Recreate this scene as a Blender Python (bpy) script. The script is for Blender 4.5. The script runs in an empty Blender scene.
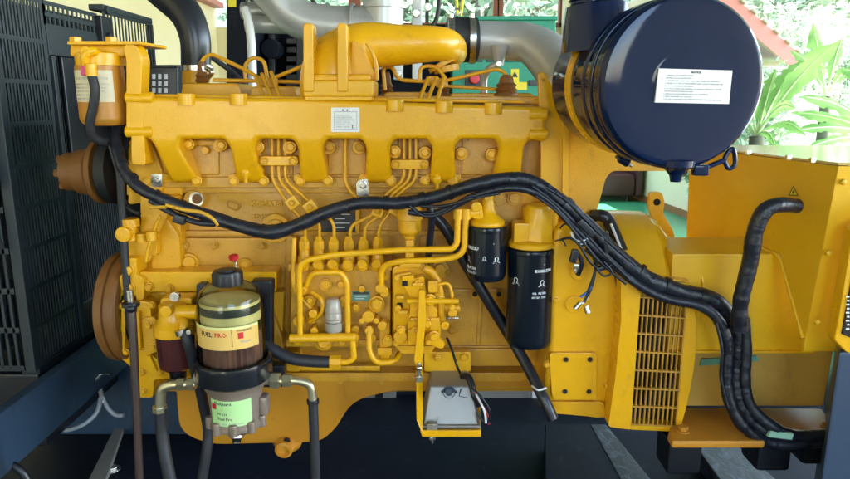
import bpy, bmesh, math, random
from mathutils import Vector, Matrix, noise
random.seed(7)
R = math.radians
sc = bpy.context.scene
COL = sc.collection
# ------------------------------------------------------------------ camera, sky, sun, exposure
CAMLOC = Vector((0.0, -1.65, 1.50)); PITCH = R(12.0); FPX = 660.0
cam = bpy.data.cameras.new("camera"); camo = bpy.data.objects.new("camera", cam); COL.objects.link(camo)
camo.location = CAMLOC; camo.rotation_euler = (R(90) - PITCH, 0, 0)
cam.sensor_width = 36; cam.lens = 36 * FPX / 850; cam.clip_start = .02; cam.clip_end = 400
sc.camera = camo
SUN_EL, SUN_AZ = R(52), R(90)       # azimuth clockwise from +Y
w = bpy.data.worlds.new("World"); sc.world = w; w.use_nodes = True
wn = w.node_tree.nodes; wl = w.node_tree.links
sky = wn.new('ShaderNodeTexSky'); sky.sky_type = 'NISHITA'; sky.sun_disc = False
sky.sun_elevation = SUN_EL; sky.sun_rotation = SUN_AZ; sky.air_density = 1.0; sky.dust_density = 1.0
wl.new(sky.outputs[0], wn['Background'].inputs[0]); wn['Background'].inputs[1].default_value = .15
sl = bpy.data.lights.new("sun", 'SUN'); sl.energy = 3.2; sl.angle = R(.5); sl.color = (1, .95, .86)
so = bpy.data.objects.new("sun", sl); COL.objects.link(so)
sd = Vector((math.sin(SUN_AZ) * math.cos(SUN_EL), math.cos(SUN_AZ) * math.cos(SUN_EL), math.sin(SUN_EL)))
so.rotation_euler = sd.to_track_quat('Z', 'Y').to_euler()
sc.view_settings.view_transform = 'Standard'; sc.view_settings.look = 'None'; sc.view_settings.gamma = 1
sc.view_settings.exposure = 3.68

# ------------------------------------------------------------------ pixel -> world
FW = Vector((0, math.cos(PITCH), -math.sin(PITCH))); UP = Vector((0, math.sin(PITCH), math.cos(PITCH)))
def ray(px, py): return FW + Vector((1, 0, 0)) * ((px - 425) / FPX) + UP * (-(py - 239.5) / FPX)
def P(px, py, Y):
    d = ray(px, py); return CAMLOC + d * ((Y - CAMLOC.y) / d.y)
def PX(px, py, X):
    d = ray(px, py); return CAMLOC + d * ((X - CAMLOC.x) / d.x)
def PZ(px, py, Z):
    d = ray(px, py); return CAMLOC + d * ((Z - CAMLOC.z) / d.z)
def S(Y, py=240): return (P(425, py, Y) - CAMLOC).dot(FW) / FPX     # metres per pixel there

# ------------------------------------------------------------------ materials
def mat_new(name):
    m = bpy.data.materials.new(name); m.use_nodes = True
    return m, m.node_tree.nodes, m.node_tree.links, m.node_tree.nodes['Principled BSDF']
def mat(name, col, rough=.5, metal=0, var=None, vscale=6, vamt=.5, bump=0, bscale=200, coat=0, rvar=.0, spec=.5, speck=None, dirt=None, dscale=9, dlo=.55, dhi=.75):
    m, n, l, b = mat_new(name)
    b.inputs['Base Color'].default_value = (*col, 1); b.inputs['Roughness'].default_value = rough
    b.inputs['Metallic'].default_value = metal; b.inputs['Coat Weight'].default_value = coat
    b.inputs['Coat Roughness'].default_value = .12; b.inputs['Specular IOR Level'].default_value = spec
    tc = n.new('ShaderNodeTexCoord')
    out = None
    if var:
        t = n.new('ShaderNodeTexNoise'); t.inputs['Scale'].default_value = vscale; t.inputs['Detail'].default_value = 8; t.inputs['Roughness'].default_value = .65
        l.new(tc.outputs['Object'], t.inputs[0])
        r = n.new('ShaderNodeMapRange'); r.inputs[1].default_value = .38; r.inputs[2].default_value = .68; r.inputs[4].default_value = vamt
        l.new(t.outputs[0], r.inputs[0])
        mx = n.new('ShaderNodeMix'); mx.data_type = 'RGBA'; mx.inputs[6].default_value = (*col, 1); mx.inputs[7].default_value = (*var, 1)
        l.new(r.outputs[0], mx.inputs[0]); out = mx.outputs[2]; l.new(out, b.inputs['Base Color'])
        if rvar:
            r2 = n.new('ShaderNodeMapRange'); r2.inputs[1].default_value = .3; r2.inputs[2].default_value = .7
            r2.inputs[3].default_value = max(.02, rough - rvar); r2.inputs[4].default_value = rough + rvar
            l.new(t.outputs[0], r2.inputs[0]); l.new(r2.outputs[0], b.inputs['Roughness'])
    if dirt:
        t = n.new('ShaderNodeTexNoise'); t.inputs['Scale'].default_value = dscale; t.inputs['Detail'].default_value = 12; t.inputs['Roughness'].default_value = .72; t.inputs['Distortion'].default_value = .4
        mp = n.new('ShaderNodeMapping'); mp.inputs['Scale'].default_value = (1, 1, .55); l.new(tc.outputs['Object'], mp.inputs[0]); l.new(mp.outputs[0], t.inputs[0])
        r = n.new('ShaderNodeMapRange'); r.inputs[1].default_value = dlo; r.inputs[2].default_value = dhi; r.inputs[4].default_value = .85
        l.new(t.outputs[0], r.inputs[0])
        mx = n.new('ShaderNodeMix'); mx.data_type = 'RGBA'; mx.inputs[7].default_value = (*dirt, 1)
        if out: l.new(out, mx.inputs[6])
        else: mx.inputs[6].default_value = (*col, 1)
        l.new(r.outputs[0], mx.inputs[0]); l.new(mx.outputs[2], b.inputs['Base Color'])
    if speck:
        t = n.new('ShaderNodeTexNoise'); t.inputs['Scale'].default_value = speck[1]; t.inputs['Detail'].default_value = 3; t.inputs['Roughness'].default_value = .6
        l.new(tc.outputs['Object'], t.inputs[0])
        r = n.new('ShaderNodeMapRange'); r.inputs[1].default_value = speck[2]; r.inputs[2].default_value = speck[2] + .035; r.inputs[4].default_value = .8; l.new(t.outputs[0], r.inputs[0])
        mx = n.new('ShaderNodeMix'); mx.data_type = 'RGBA'; mx.inputs[7].default_value = (*speck[0], 1)
        src = b.inputs['Base Color'].links[0].from_socket if b.inputs['Base Color'].links else None
        if src: l.new(src, mx.inputs[6])
        else: mx.inputs[6].default_value = (*col, 1)
        l.new(r.outputs[0], mx.inputs[0]); l.new(mx.outputs[2], b.inputs['Base Color'])
    if bump:
        t = n.new('ShaderNodeTexNoise'); t.inputs['Scale'].default_value = bscale; t.inputs['Detail'].default_value = 4
        l.new(tc.outputs['Object'], t.inputs[0])
        bp = n.new('ShaderNodeBump'); bp.inputs['Strength'].default_value = bump; bp.inputs['Distance'].default_value = .002
        l.new(t.outputs[0], bp.inputs['Height']); l.new(bp.outputs[0], b.inputs['Normal'])
    return m
M = {}
M['yel'] = mat('yellow_paint', (.80, .405, .003), .30, spec=.4, coat=.15, var=(.71, .36, .008), vscale=5, bump=.22, bscale=300, rvar=.10, speck=((.22, .10, .02), 85, .76), dirt=(.45, .22, .03), dscale=12, dlo=.60, dhi=.85)
M['cast'] = mat('yellow_cast_paint', (.74, .365, .005), .34, spec=.4, coat=.12, var=(.64, .31, .010), vscale=7, bump=.5, bscale=270, rvar=.12, speck=((.14, .06, .02), 70, .73), dirt=(.28, .13, .03), dscale=11, dlo=.56, dhi=.80)
M['ochre'] = mat('ochre_cast_paint', (.63, .31, .012), .36, coat=.2, var=(.48, .21, .016), vscale=8, bump=.6, bscale=250, rvar=.12, speck=((.09, .045, .02), 60, .70), dirt=(.18, .08, .022), dscale=8, dlo=.54, dhi=.78)  # darker, browner yellow used on block, head and pump
M['sheet'] = mat('yellow_sheet_paint', (.76, .43, .010), .30, var=(.70, .37, .014), vscale=2.5, bump=.05, bscale=240, rvar=.06, dirt=(.45, .27, .08), dscale=5, dlo=.60, dhi=.9)
M['tan'] = mat('tan_frame_paint', (.56, .33, .06), .5, var=(.48, .27, .055), vscale=4, bump=.1, bscale=160, dirt=(.2, .12, .05), dscale=7)
M['rust'] = mat('orange_brown_paint', (.19, .078, .014), .5, var=(.24, .085, .02), vscale=9, bump=.3, bscale=120, dirt=(.08, .04, .02))
M['drum'] = mat('gloss_black_sky_tint_paint', (.0034, .0115, .044), .07, var=(.0048, .0145, .054), vscale=3, spec=.32, coat=0, rvar=.03, bump=.02, bscale=40)  # black paint; the blue of reflected sky is put into its colour
M['navy'] = mat('dark_navy_paint', (.003, .0055, .013), .6, spec=.2, var=(.009, .013, .028), vscale=7, bump=.1, dirt=(.06, .065, .08), dscale=10, dlo=.58, dhi=.85)
M['bluesteel'] = mat('blue_frame_paint', (.022, .048, .085), .4, var=(.014, .032, .06), vscale=4, bump=.3, dirt=(.01, .014, .02), dscale=6, dlo=.5, dhi=.66)
M['grill'] = mat('dark_slate_guard_paint', (.0125, .021, .027), .42, var=(.009, .016, .021), dirt=(.045, .045, .04), dscale=9, dlo=.58, dhi=.85, vscale=6, bump=.1)
M['black'] = mat('black_plastic', (.008, .010, .015), .35, bump=.05)
M['rubber'] = mat('black_rubber', (.016, .017, .021), .55, var=(.035, .035, .038), vscale=20, bump=.25, bscale=260)
M['loom'] = mat('black_loom', (.007, .009, .017), .36, var=(.022, .026, .04), vscale=26, bump=.9, bscale=90, rvar=.12)
M['silver'] = mat('silver_heat_paint', (.47, .475, .48), .34, metal=.35, var=(.34, .34, .33), dirt=(.22, .19, .15), dscale=6, dlo=.56, dhi=.8, vscale=5, bump=.15, bscale=90)
M['steel'] = mat('zinc_steel', (.62, .60, .55), .28, metal=1, var=(.4, .38, .33), vscale=30, rvar=.12)
M['brass'] = mat('passivated_steel', (.62, .57, .38), .3, metal=.85, var=(.45, .38, .2), vscale=30)
M['alu'] = mat('cast_aluminium', (.31, .30, .27), .42, metal=.45, var=(.30, .28, .25), vscale=12, bump=.3, bscale=140, dirt=(.2, .17, .13), dscale=14)
M['brown'] = mat('grimy_brown_casting', (.30, .235, .18), .45, metal=.35, var=(.20, .14, .10), vscale=16, bump=.5, bscale=120, dirt=(.07, .045, .03))
M['cream'] = mat('cream_wall_paint', (.66, .58, .36), .7, var=(.60, .52, .32), vscale=1.5, bump=.1, bscale=60)
M['white'] = mat('white_label', (.78, .78, .76), .45)
M['creamlab'] = mat('cream_label', (.66, .58, .38), .5, var=(.56, .47, .28), vscale=30)
M['ink'] = mat('printed_ink', (.03, .03, .035), .6)
M['greyink'] = mat('grey_ink', (.30, .30, .32), .6)
M['whiteink'] = mat('white_print', (.75, .78, .80), .5)
M['red'] = mat('red_plastic', (.55, .02, .03), .35)
M['green'] = mat('green_panel_paint', (.0, .27, .16), .4, var=(.0, .22, .13), vscale=3)
M['greenlab'] = mat('green_label', (.42, .72, .28), .4, var=(.62, .70, .40), vscale=7)
M['labgold'] = mat('gold_label', (.72, .46, .12), .4)
M['paleyel'] = mat('pale_yellow_band', (.72, .70, .28), .4)
M['darkgreen'] = mat('dark_green_band', (.015, .03, .022), .35)
M['warn'] = mat('warning_yellow', (.80, .66, .02), .45)
M['teal'] = mat('teal_plate', (.12, .30, .22), .45)
M['hole'] = mat('hole_shadow', (.012, .006, .003), .8)
M['leather'] = mat('maroon_leather', (.075, .02, .02), .4)
M['brownwood'] = mat('brown_frame_paint', (.20, .055, .03), .5)
M['pinkfascia'] = mat('red_fascia_paint', (.50, .17, .14), .6, var=(.42, .16, .14), vscale=5)
M['tile'] = mat('weathered_roof_sheet', (.50, .41, .33), .8, var=(.24, .18, .14), vscale=4)
M['pink'] = mat('magenta_tag', (.55, .05, .14), .45)
M['wht'] = mat('white_pipe_paint', (.72, .73, .74), .4)
M['amber'] = mat('dark_amber_fuel', (.07, .014, .012), .15, coat=.5)
def clear(name, tint, refl=.06):
    m, n, l, b = mat_new(name); n.remove(b); o = n['Material Output']
    t = n.new('ShaderNodeBsdfTransparent'); t.inputs[0].default_value = (*tint, 1)
    g = n.new('ShaderNodeBsdfGlossy'); g.inputs['Roughness'].default_value = .08
    f = n.new('ShaderNodeFresnel'); f.inputs[0].default_value = 1.5
    x = n.new('ShaderNodeMixShader'); l.new(f.outputs[0], x.inputs[0]); l.new(t.outputs[0], x.inputs[1]); l.new(g.outputs[0], x.inputs[2])
    l.new(x.outputs[0], o.inputs[0]); return m
M['clear'] = clear('clear_plastic', (.90, .86, .80)); M['milky'] = mat('milky_plastic', (.34, .30, .24), .22, var=(.52, .48, .41), vscale=30, coat=.3)
def pleat():
    m, n, l, b = mat_new('pleated_filter_paper'); b.inputs['Roughness'].default_value = .7
    tc = n.new('ShaderNodeTexCoord'); t = n.new('ShaderNodeTexNoise'); t.inputs['Scale'].default_value = 25; t.inputs['Detail'].default_value = 6
    mp = n.new('ShaderNodeMapping'); mp.inputs['Scale'].default_value = (1, 1, .3); l.new(tc.outputs['Object'], mp.inputs[0]); l.new(mp.outputs[0], t.inputs[0])
    c = n.new('ShaderNodeValToRGB'); c.color_ramp.elements[0].position = .35; c.color_ramp.elements[0].color = (.10, .045, .03, 1); c.color_ramp.elements[1].position = .7; c.color_ramp.elements[1].color = (.32, .17, .11, 1)
    l.new(t.outputs[0], c.inputs[0]); l.new(c.outputs[0], b.inputs['Base Color']); return m
M['pleat'] = pleat()
def leafmat(name, c1, c2, sc_=3, trans=.35):
    m, n, l, b = mat_new(name); o = n['Material Output']; b.inputs['Roughness'].default_value = .5
    tc = n.new('ShaderNodeTexCoord'); t = n.new('ShaderNodeTexNoise'); t.inputs['Scale'].default_value = sc_; t.inputs['Detail'].default_value = 5
    l.new(tc.outputs['Object'], t.inputs[0]); c = n.new('ShaderNodeValToRGB')
    c.color_ramp.elements[0].position = .35; c.color_ramp.elements[0].color = (*c1, 1); c.color_ramp.elements[1].position = .68; c.color_ramp.elements[1].color = (*c2, 1)
    l.new(t.outputs[0], c.inputs[0]); l.new(c.outputs[0], b.inputs['Base Color'])
    tr = n.new('ShaderNodeBsdfTranslucent'); l.new(c.outputs[0], tr.inputs[0]); x = n.new('ShaderNodeMixShader'); x.inputs[0].default_value = trans
    l.new(b.outputs[0], x.inputs[1]); l.new(tr.outputs[0], x.inputs[2]); l.new(x.outputs[0], o.inputs[0]); return m
M['leaf'] = leafmat('glare_paled_leaf', (.16, .24, .15), (.60, .68, .50), 1.2, .5)  # leaf greens paled to imitate overexposed outdoor glare
M['banana'] = leafmat('banana_leaf', (.30, .48, .17), (.66, .80, .36), 3, .5)
M['bark'] = mat('bark', (.16, .13, .10), .9, var=(.10, .08, .06), bump=.5, bscale=30)
M['grass'] = mat('yard_ground', (.34, .33, .27), .9, var=(.24, .27, .16), vscale=2, bump=.6, bscale=30)
M['floor'] = mat('green_floor_paint', (.055, .30, .13), .28, var=(.045, .24, .10), vscale=1.3, bump=.05, dirt=(.12, .28, .16), dscale=2)
M['fans'] = mat('fan_black', (.008, .010, .013), .5)
M['fin'] = mat('radiator_core', (.012, .018, .022), .6)
def sheen():
    m, n, l, b = mat_new('oily_steel_painted_glints'); b.inputs['Roughness'].default_value = .35
    tc = n.new('ShaderNodeTexCoord'); mp = n.new('ShaderNodeMapping'); mp.inputs['Rotation'].default_value = (0, 0, .7); mp.inputs['Scale'].default_value = (1, .45, 1)
    t = n.new('ShaderNodeTexNoise'); t.inputs['Scale'].default_value = 34; t.inputs['Detail'].default_value = 9; t.inputs['Roughness'].default_value = .75; t.inputs['Distortion'].default_value = .8
    l.new(tc.outputs['Object'], mp.inputs[0]); l.new(mp.outputs[0], t.inputs[0])
    c = n.new('ShaderNodeValToRGB'); c.color_ramp.elements[0].position = .50; c.color_ramp.elements[0].color = (.004, .007, .018, 1); c.color_ramp.elements[1].position = .68; c.color_ramp.elements[1].color = (.11, .12, .20, 1)  # pale streaks in the colour imitate glossy reflections on the rails
    l.new(t.outputs[0], c.inputs[0]); l.new(c.outputs[0], b.inputs['Base Color'])
    bp = n.new('ShaderNodeBump'); bp.inputs['Strength'].default_value = .6; bp.inputs['Distance'].default_value = .004; l.new(t.outputs[0], bp.inputs['Height']); l.new(bp.outputs[0], b.inputs['Normal']); return m
M['sheen'] = sheen()

# ------------------------------------------------------------------ mesh builder
def rnd(pts, r, n=4):
    out = []; N = len(pts)
    for i in range(N):
        a, b, c = Vector(pts[i - 1][:2]), Vector(pts[i][:2]), Vector(pts[(i + 1) % N][:2])
        rr = pts[i][2] if len(pts[i]) > 2 else r
        la, lc = (a - b).length, (c - b).length
        q = min(rr, la * .45, lc * .45)
        if q < .01: out.append(tuple(b)); continue
        p0 = b + (a - b).normalized() * q; p1 = b + (c - b).normalized() * q
        for k in range(n + 1):
            t = k / n; out.append(tuple(p0 * (1 - t) ** 2 + b * 2 * t * (1 - t) + p1 * t * t))
    return out
def fillet(pts, rad, n=6):
    out = [pts[0]]
    for i in range(1, len(pts) - 1):
        a, b, c = pts[i - 1], pts[i], pts[i + 1]
        q = min(rad, (a - b).length * .48, (c - b).length * .48)
        p0 = b + (a - b).normalized() * q; p1 = b + (c - b).normalized() * q
        for k in range(n + 1):
            t = k / n; out.append(p0 * (1 - t) ** 2 + b * 2 * t * (1 - t) + p1 * t * t)
    out.append(pts[-1]); return out
def catmull(pts, n=8):
    out = []; L = len(pts)
    for i in range(L - 1):
        p0 = pts[max(i - 1, 0)]; p1 = pts[i]; p2 = pts[i + 1]; p3 = pts[min(i + 2, L - 1)]
        for k in range(n):
            t = k / n
            out.append(.5 * ((2 * p1) + (p2 - p0) * t + (2 * p0 - 5 * p1 + 4 * p2 - p3) * t * t + (3 * p1 - p0 - 3 * p2 + p3) * t ** 3))
    out.append(pts[-1]); return out
class MB:
    def __init__(s, m='yel'):
        s.bm = bmesh.new(); s.mats = []; s.cur = 0; s.use(m); s.warp = None
    def use(s, m):
        if m not in s.mats: s.mats.append(m)
        s.cur = s.mats.index(m); return s
    def add(s, b, bev=0, seg=2, ang=30):
        bmesh.ops.recalc_face_normals(b, faces=b.faces[:])
        if bev > 0:
            es = [e for e in b.edges if len(e.link_faces) == 2 and e.calc_face_angle(0) > R(ang)]
            if es: bmesh.ops.bevel(b, geom=es, offset=bev, segments=seg, profile=.5, affect='EDGES', clamp_overlap=True)
        if s.warp and getattr(s, 'cuts', None):
            for zc_ in s.cuts:
                bmesh.ops.bisect_plane(b, geom=b.verts[:] + b.edges[:] + b.faces[:], plane_co=Vector((0, 0, zc_)), plane_no=Vector((0, 0, 1)))
        if s.warp:
            for v in b.verts: v.co = s.warp(v.co)
        for f in b.faces: f.material_index = s.cur; f.smooth = True
        me = bpy.data.meshes.new('tmp'); b.to_mesh(me); b.free(); s.bm.from_mesh(me); bpy.data.meshes.remove(me); return s
    def poly(s, world, ext, bev=.003, seg=2):
        b = bmesh.new(); vs = [b.verts.new(p) for p in world]; f = b.faces.new(vs)
        r = bmesh.ops.extrude_face_region(b, geom=[f]); nv = [v for v in r['geom'] if isinstance(v, bmesh.types.BMVert)]
        bmesh.ops.translate(b, verts=nv, vec=ext)
        return s.add(b, bev, seg)
    def plate(s, pts, Y, th, bev=.003, rad=0, seg=2):
        if rad or any(len(p) > 2 for p in pts): pts = rnd(pts, rad)
        return s.poly([P(p[0], p[1], Y) for p in pts], Vector((0, th, 0)), bev, seg)
    def rect(s, x0, y0, x1, y1, Y, th, bev=.003, rad=0):
        return s.plate([(x0, y0), (x1, y0), (x1, y1), (x0, y1)], Y, th, bev, rad)
    def box(s, c, size, bev=.003, rot=None):
        b = bmesh.new(); bmesh.ops.create_cube(b, size=1)
        mt = Matrix.Translation(c) @ (rot.to_4x4() if rot else Matrix()) @ Matrix.Diagonal((*size, 1))
        bmesh.ops.transform(b, matrix=mt, verts=b.verts[:]); return s.add(b, bev)
    def lathe(s, c, axis, prof, seg=40, bev=0):
        b = bmesh.new(); ax = Vector(axis).normalized(); u = ax.orthogonal().normalized(); v = ax.cross(u); rings = []
        for h, r in prof:
            if r < 1e-5: rings.append([b.verts.new(c + ax * h)])
            else: rings.append([b.verts.new(c + ax * h + (u * math.cos(2 * math.pi * k / seg) + v * math.sin(2 * math.pi * k / seg)) * r) for k in range(seg)])
        for A, B in zip(rings, rings[1:]):
            for k in range(seg):
                q = [A[k % len(A)], A[(k + 1) % len(A)], B[(k + 1) % len(B)], B[k % len(B)]]
                qq = []
                for x in q:
                    if x not in qq: qq.append(x)
                if len(qq) > 2:
                    try: b.faces.new(qq)
                    except ValueError: pass
        for rg, flag in ((rings[0], 1), (rings[-1], 1)):
            if len(rg) > 2: b.faces.new(rg)
        return s.add(b, bev)
    def cyl(s, c, r, h, axis=(0, -1, 0), bev=.001, seg=28, r2=None):
        r2 = r if r2 is None else r2; bv = min(bev, r * .4, abs(h) * .4)
        if bv > 0: pr = [(0, r), (h - bv, r2), (h - bv * .3, r2 - bv * .3), (h, r2 - bv)]
        else: pr = [(0, r), (h, r2)]
        return s.lathe(Vector(c), axis, pr, seg)
    def disc(s, px, py, Y, rpx, h, bev=.0015, seg=28, r2=None):
        k = S(Y, py); return s.cyl(P(px, py, Y + .001), rpx * k, h, (0, -1, 0), bev, seg, None if r2 is None else r2 * k)
    def ell(s, c, r, seg=24):
        b = bmesh.new(); bmesh.ops.create_uvsphere(b, u_segments=seg, v_segments=seg // 2, radius=1)
        bmesh.ops.transform(b, matrix=Matrix.Translation(c) @ Matrix.Diagonal((*r, 1)), verts=b.verts[:]); return s.add(b)
    def tube(s, pts, r, seg=14, flat=None):
        b = bmesh.new(); n = len(pts); rs = r if isinstance(r, (list, tuple)) else [r] * n
        if len(rs) != n: rs = [rs[min(len(rs) - 1, int(i / (n - 1) * (len(rs) - 1)))] * (1 - (i / (n - 1) * (len(rs) - 1)) % 1) + rs[min(len(rs) - 1, int(i / (n - 1) * (len(rs) - 1)) + 1)] * ((i / (n - 1) * (len(rs) - 1)) % 1) for i in range(n)]
        T = [(pts[min(i + 1, n - 1)] - pts[max(i - 1, 0)]).normalized() for i in range(n)]
        u = T[0].orthogonal().normalized(); prev = None
        for i in range(n):
            u = (u - T[i] * u.dot(T[i])).normalized(); v = T[i].cross(u)
            ring = [b.verts.new(pts[i] + (u * math.cos(2 * math.pi * k / seg) + v * math.sin(2 * math.pi * k / seg)) * rs[i]) for k in range(seg)]
            if prev:
                for k in range(seg): b.faces.new((prev[k], prev[(k + 1) % seg], ring[(k + 1) % seg], ring[k]))
            else: b.faces.new(ring)
            prev = ring
        b.faces.new(prev); return s.add(b)
    def pipe(s, pp, rpx, bend=10, seg=12):
        w_ = [P(*p) for p in pp]; k = S(pp[0][2], pp[0][1]); return s.tube(fillet(w_, bend * k), rpx * k, seg)
    def hose(s, pp, rpx, seg=14, n=8):
        w_ = catmull([P(*p) for p in pp], n); k = S(pp[0][2], pp[0][1])
        return s.tube(w_, [x * k for x in rpx] if isinstance(rpx, list) else rpx * k, seg)
    def text(s, txt, fn, size, ext=.0003, align='LEFT', bold=0):
        c = bpy.data.curves.new('t', 'FONT'); c.body = txt; c.size = size; c.extrude = ext; c.align_x = align; c.resolution_u = 1; c.offset = bold
        o = bpy.data.objects.new('t', c); me = bpy.data.meshes.new_from_object(o)
        b = bmesh.new(); b.from_mesh(me); bpy.data.objects.remove(o); bpy.data.curves.remove(c); bpy.data.meshes.remove(me)
        for v in b.verts: v.co = fn(v.co.x, v.co.y, v.co.z)
        if len(b.faces): 
            for f in b.faces: f.material_index = s.cur
            me = bpy.data.meshes.new('tmp'); b.to_mesh(me); s.bm.from_mesh(me); bpy.data.meshes.remove(me)
        b.free(); return s
def plane_fn(px, py, Y, tilt=0):
    o = P(px, py, Y); ct, st = math.cos(tilt), math.sin(tilt)
    return lambda x, y, z: o + Vector((x * ct - y * st, -z, x * st + y * ct))
def cyl_fn(c, r, ang0, z0):      # wraps on a vertical cylinder, ang0 measured from -Y towards +X
    def f(x, y, z):
        a = ang0 + x / r; q = r + z
        return Vector((c.x + math.sin(a) * q, c.y - math.cos(a) * q, z0 + y))
    return f
def patch(mb, c, r, a0, a1, z0, z1, th=.0006, n=14, dz=0):
    b = bmesh.new(); ro = r + th; g = []
    for i in range(n + 1):
        a = a0 + (a1 - a0) * i / n; row = []
        for (q, z) in ((r - .0004, z0), (ro, z0), (ro, z1), (r - .0004, z1)):
            row.append(b.verts.new((c.x + math.sin(a) * q, c.y - math.cos(a) * q, z)))
        g.append(row)
    for A, B in zip(g, g[1:]):
        for k in range(4): b.faces.new((A[k], A[(k + 1) % 4], B[(k + 1) % 4], B[k]))
    b.faces.new(g[0]); b.faces.new(g[-1][::-1]); mb.add(b)

ROOTS = {}
def thing(name, label, cat, loc, group=None):
    o = bpy.data.objects.new(name, None); COL.objects.link(o); o.location = loc; o.empty_display_size = .05
    o['label'] = label; o['category'] = cat
    if group: o['group'] = group
    ROOTS[o.name] = Vector(loc); return o
def base_of(o):
    while o.parent: o = o.parent
    return ROOTS[o.name]
def finish(mb, name, origin):
    bmesh.ops.translate(mb.bm, verts=mb.bm.verts[:], vec=-origin)
    me = bpy.data.meshes.new(name); mb.bm.to_mesh(me); mb.bm.free()
    for k in mb.mats: me.materials.append(M[k])
    me.set_sharp_from_angle(angle=R(38))
    o = bpy.data.objects.new(name, me); COL.objects.link(o)
    wnm = o.modifiers.new('weighted_normals', 'WEIGHTED_NORMAL'); wnm.keep_sharp = True
    return o
def part(name, mb, parent, label=None):
    o = finish(mb, name, base_of(parent)); o.parent = parent
    if label: o['label'] = label
    return o
def solo(name, mb, label=None, cat=None, group=None, kind=None):
    vs = [v.co for v in mb.bm.verts]; lo = Vector([min(v[i] for v in vs) for i in range(3)]); hi = Vector([max(v[i] for v in vs) for i in range(3)])
    og = Vector(((lo.x + hi.x) / 2, (lo.y + hi.y) / 2, lo.z)); o = finish(mb, name, og); o.location = og; ROOTS[o.name] = og
    if label: o['label'] = label
    if cat: o['category'] = cat
    if group: o['group'] = group
    if kind: o['kind'] = kind
    return o
_bm = {}
def bolt(parent, px, py, Y, rpx, m='cast', kind='hex', axis='y'):
    key = (m, kind)
    if key not in _bm:
        mb = MB(m)
        if kind == 'hex':
            mb.lathe(Vector((0, 0, 0)), (0, -1, 0), [(-.1, 1.08), (.14, 1.08), (.18, 1.0)], 24)
            mb.lathe(Vector((0, 0, 0)), (0, -1, 0), [(.1, .86), (.72, .86), (.84, .68)], 6)
        elif kind == 'dome':
            mb.lathe(Vector((0, 0, 0)), (0, -1, 0), [(-.2, 1.0), (.5, 1.0), (.8, .8), (.95, .4), (1.0, 0)], 20)
        else:
            mb.lathe(Vector((0, 0, 0)), (0, -1, 0), [(-.1, 1.0), (.55, 1.0), (.62, .92), (.62, .5), (.3, .45), (.3, 0)], 24)
        me = bpy.data.meshes.new('bolt'); mb.bm.to_mesh(me); mb.bm.free(); me.materials.append(M[m])
        for f in me.polygons: f.use_smooth = True
        me.set_sharp_from_angle(angle=R(35)); _bm[key] = me
    o = bpy.data.objects.new('bolt', _bm[key]); COL.objects.link(o); o.parent = parent
    k = S(Y, py) * rpx; o.scale = (k, k, k); o.location = P(px, py, Y) - base_of(parent)
    o.rotation_euler = (0, random.uniform(0, 3), 0)
    return o
# ================================================================== SETTING
def slab(name, x0, x1, y0, y1, z0, z1, m, kind='structure'):
    mb = MB(m); mb.box(Vector(((x0 + x1) / 2, (y0 + y1) / 2, (z0 + z1) / 2)), (x1 - x0, y1 - y0, z1 - z0), 0); return solo(name, mb, kind=kind)
slab('floor', -5.0, 6.0, .9, 11.8, -.10, 0, 'floor')
M['low_bounce_floor'] = mat('low_bounce_grey', (.08, .078, .075), .8, var=(.055, .055, .052), vscale=3)
slab('low_bounce_floor', -5.0, 6.0, -6.0, .9, -.10, -.004, 'low_bounce_floor')  # unseen front floor added, grey and dark to cut bounce light from below
mb = MB('grass'); b = bmesh.new(); bmesh.ops.create_grid(b, x_segments=60, y_segments=60, size=90)
for v in b.verts:
    v.co.z = -.16 + (noise.noise(v.co * .15) * .25 if abs(v.co.x) > 8 or abs(v.co.y) > 9 else 0); 
    if v.co.y > 12: v.co.z += (v.co.y - 12) * .22
mb.add(b); solo('ground', mb, kind='structure')
M['roofsheet'] = mat('grey_roof_sheet', (.16, .16, .17), .6, var=(.12, .12, .12))
slab('shade_roof', -5.0, 6.0, -5.3, 7.4, 3.6, 3.7, 'roofsheet')  # unseen roof put in to keep sun and top light off
# rear wall with a window band
WY = 6.6
mb = MB('cream'); zt = P(400, 27, WY).z
XW = P(600, 20, WY).x; mb.box(Vector(((XW - 5) / 2, WY + .08, zt / 2)), (XW + 5, .16, zt), 0)
mb.box(Vector(((XW - 5) / 2, WY + .08, 3.3)), (XW + 5, .16, .6), 0)
solo('rear_wall', mb, 'cream plastered half wall below the long window behind the machines', 'wall')
def win(px0, px1, n, name_label):
    a = P(px0, 10, WY).x; b_ = P(px1, 10, WY).x; t = thing('window', name_label, 'window', (a, WY, zt))
    f = MB('brownwood'); h = 3.0 - zt
    for x in (a, b_): f.box(Vector((x, WY + .02, zt + h / 2)), (.07, .12, h), .004)
    f.box(Vector(((a + b_) / 2, WY + .02, zt + .02)), (b_ - a, .12, .05), .004)
    part('window_frame', f, t)
    for i in range(1, n):
        g = MB('black'); x = a + (b_ - a) * i / n; g.box(Vector((x, WY + .02, zt + h / 2)), (.045, .05, h), .002); part('mullion', g, t)
win(243, 352, 2, 'open window bay behind the silver exhaust elbow')
win(358, 496, 2, 'open window bay behind the curved yellow air duct')
win(500, 562, 1, 'open window bay above the green control cabinet')
def post(px, wpx, Y, lab, m='cream'):
    mb = MB(m); a = P(px, 20, Y); k = wpx * S(Y, 20); mb.box(Vector((a.x, Y + .1, 1.8)), (k, .2, 3.6), .004); solo('pillar', mb, lab, 'pillar')
post(578, 26, 6.35, 'cream painted pillar right of the green control cabinet')
post(597, 9, 6.2, 'thin red brown post beside the cream pillar', 'brownwood')
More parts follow.
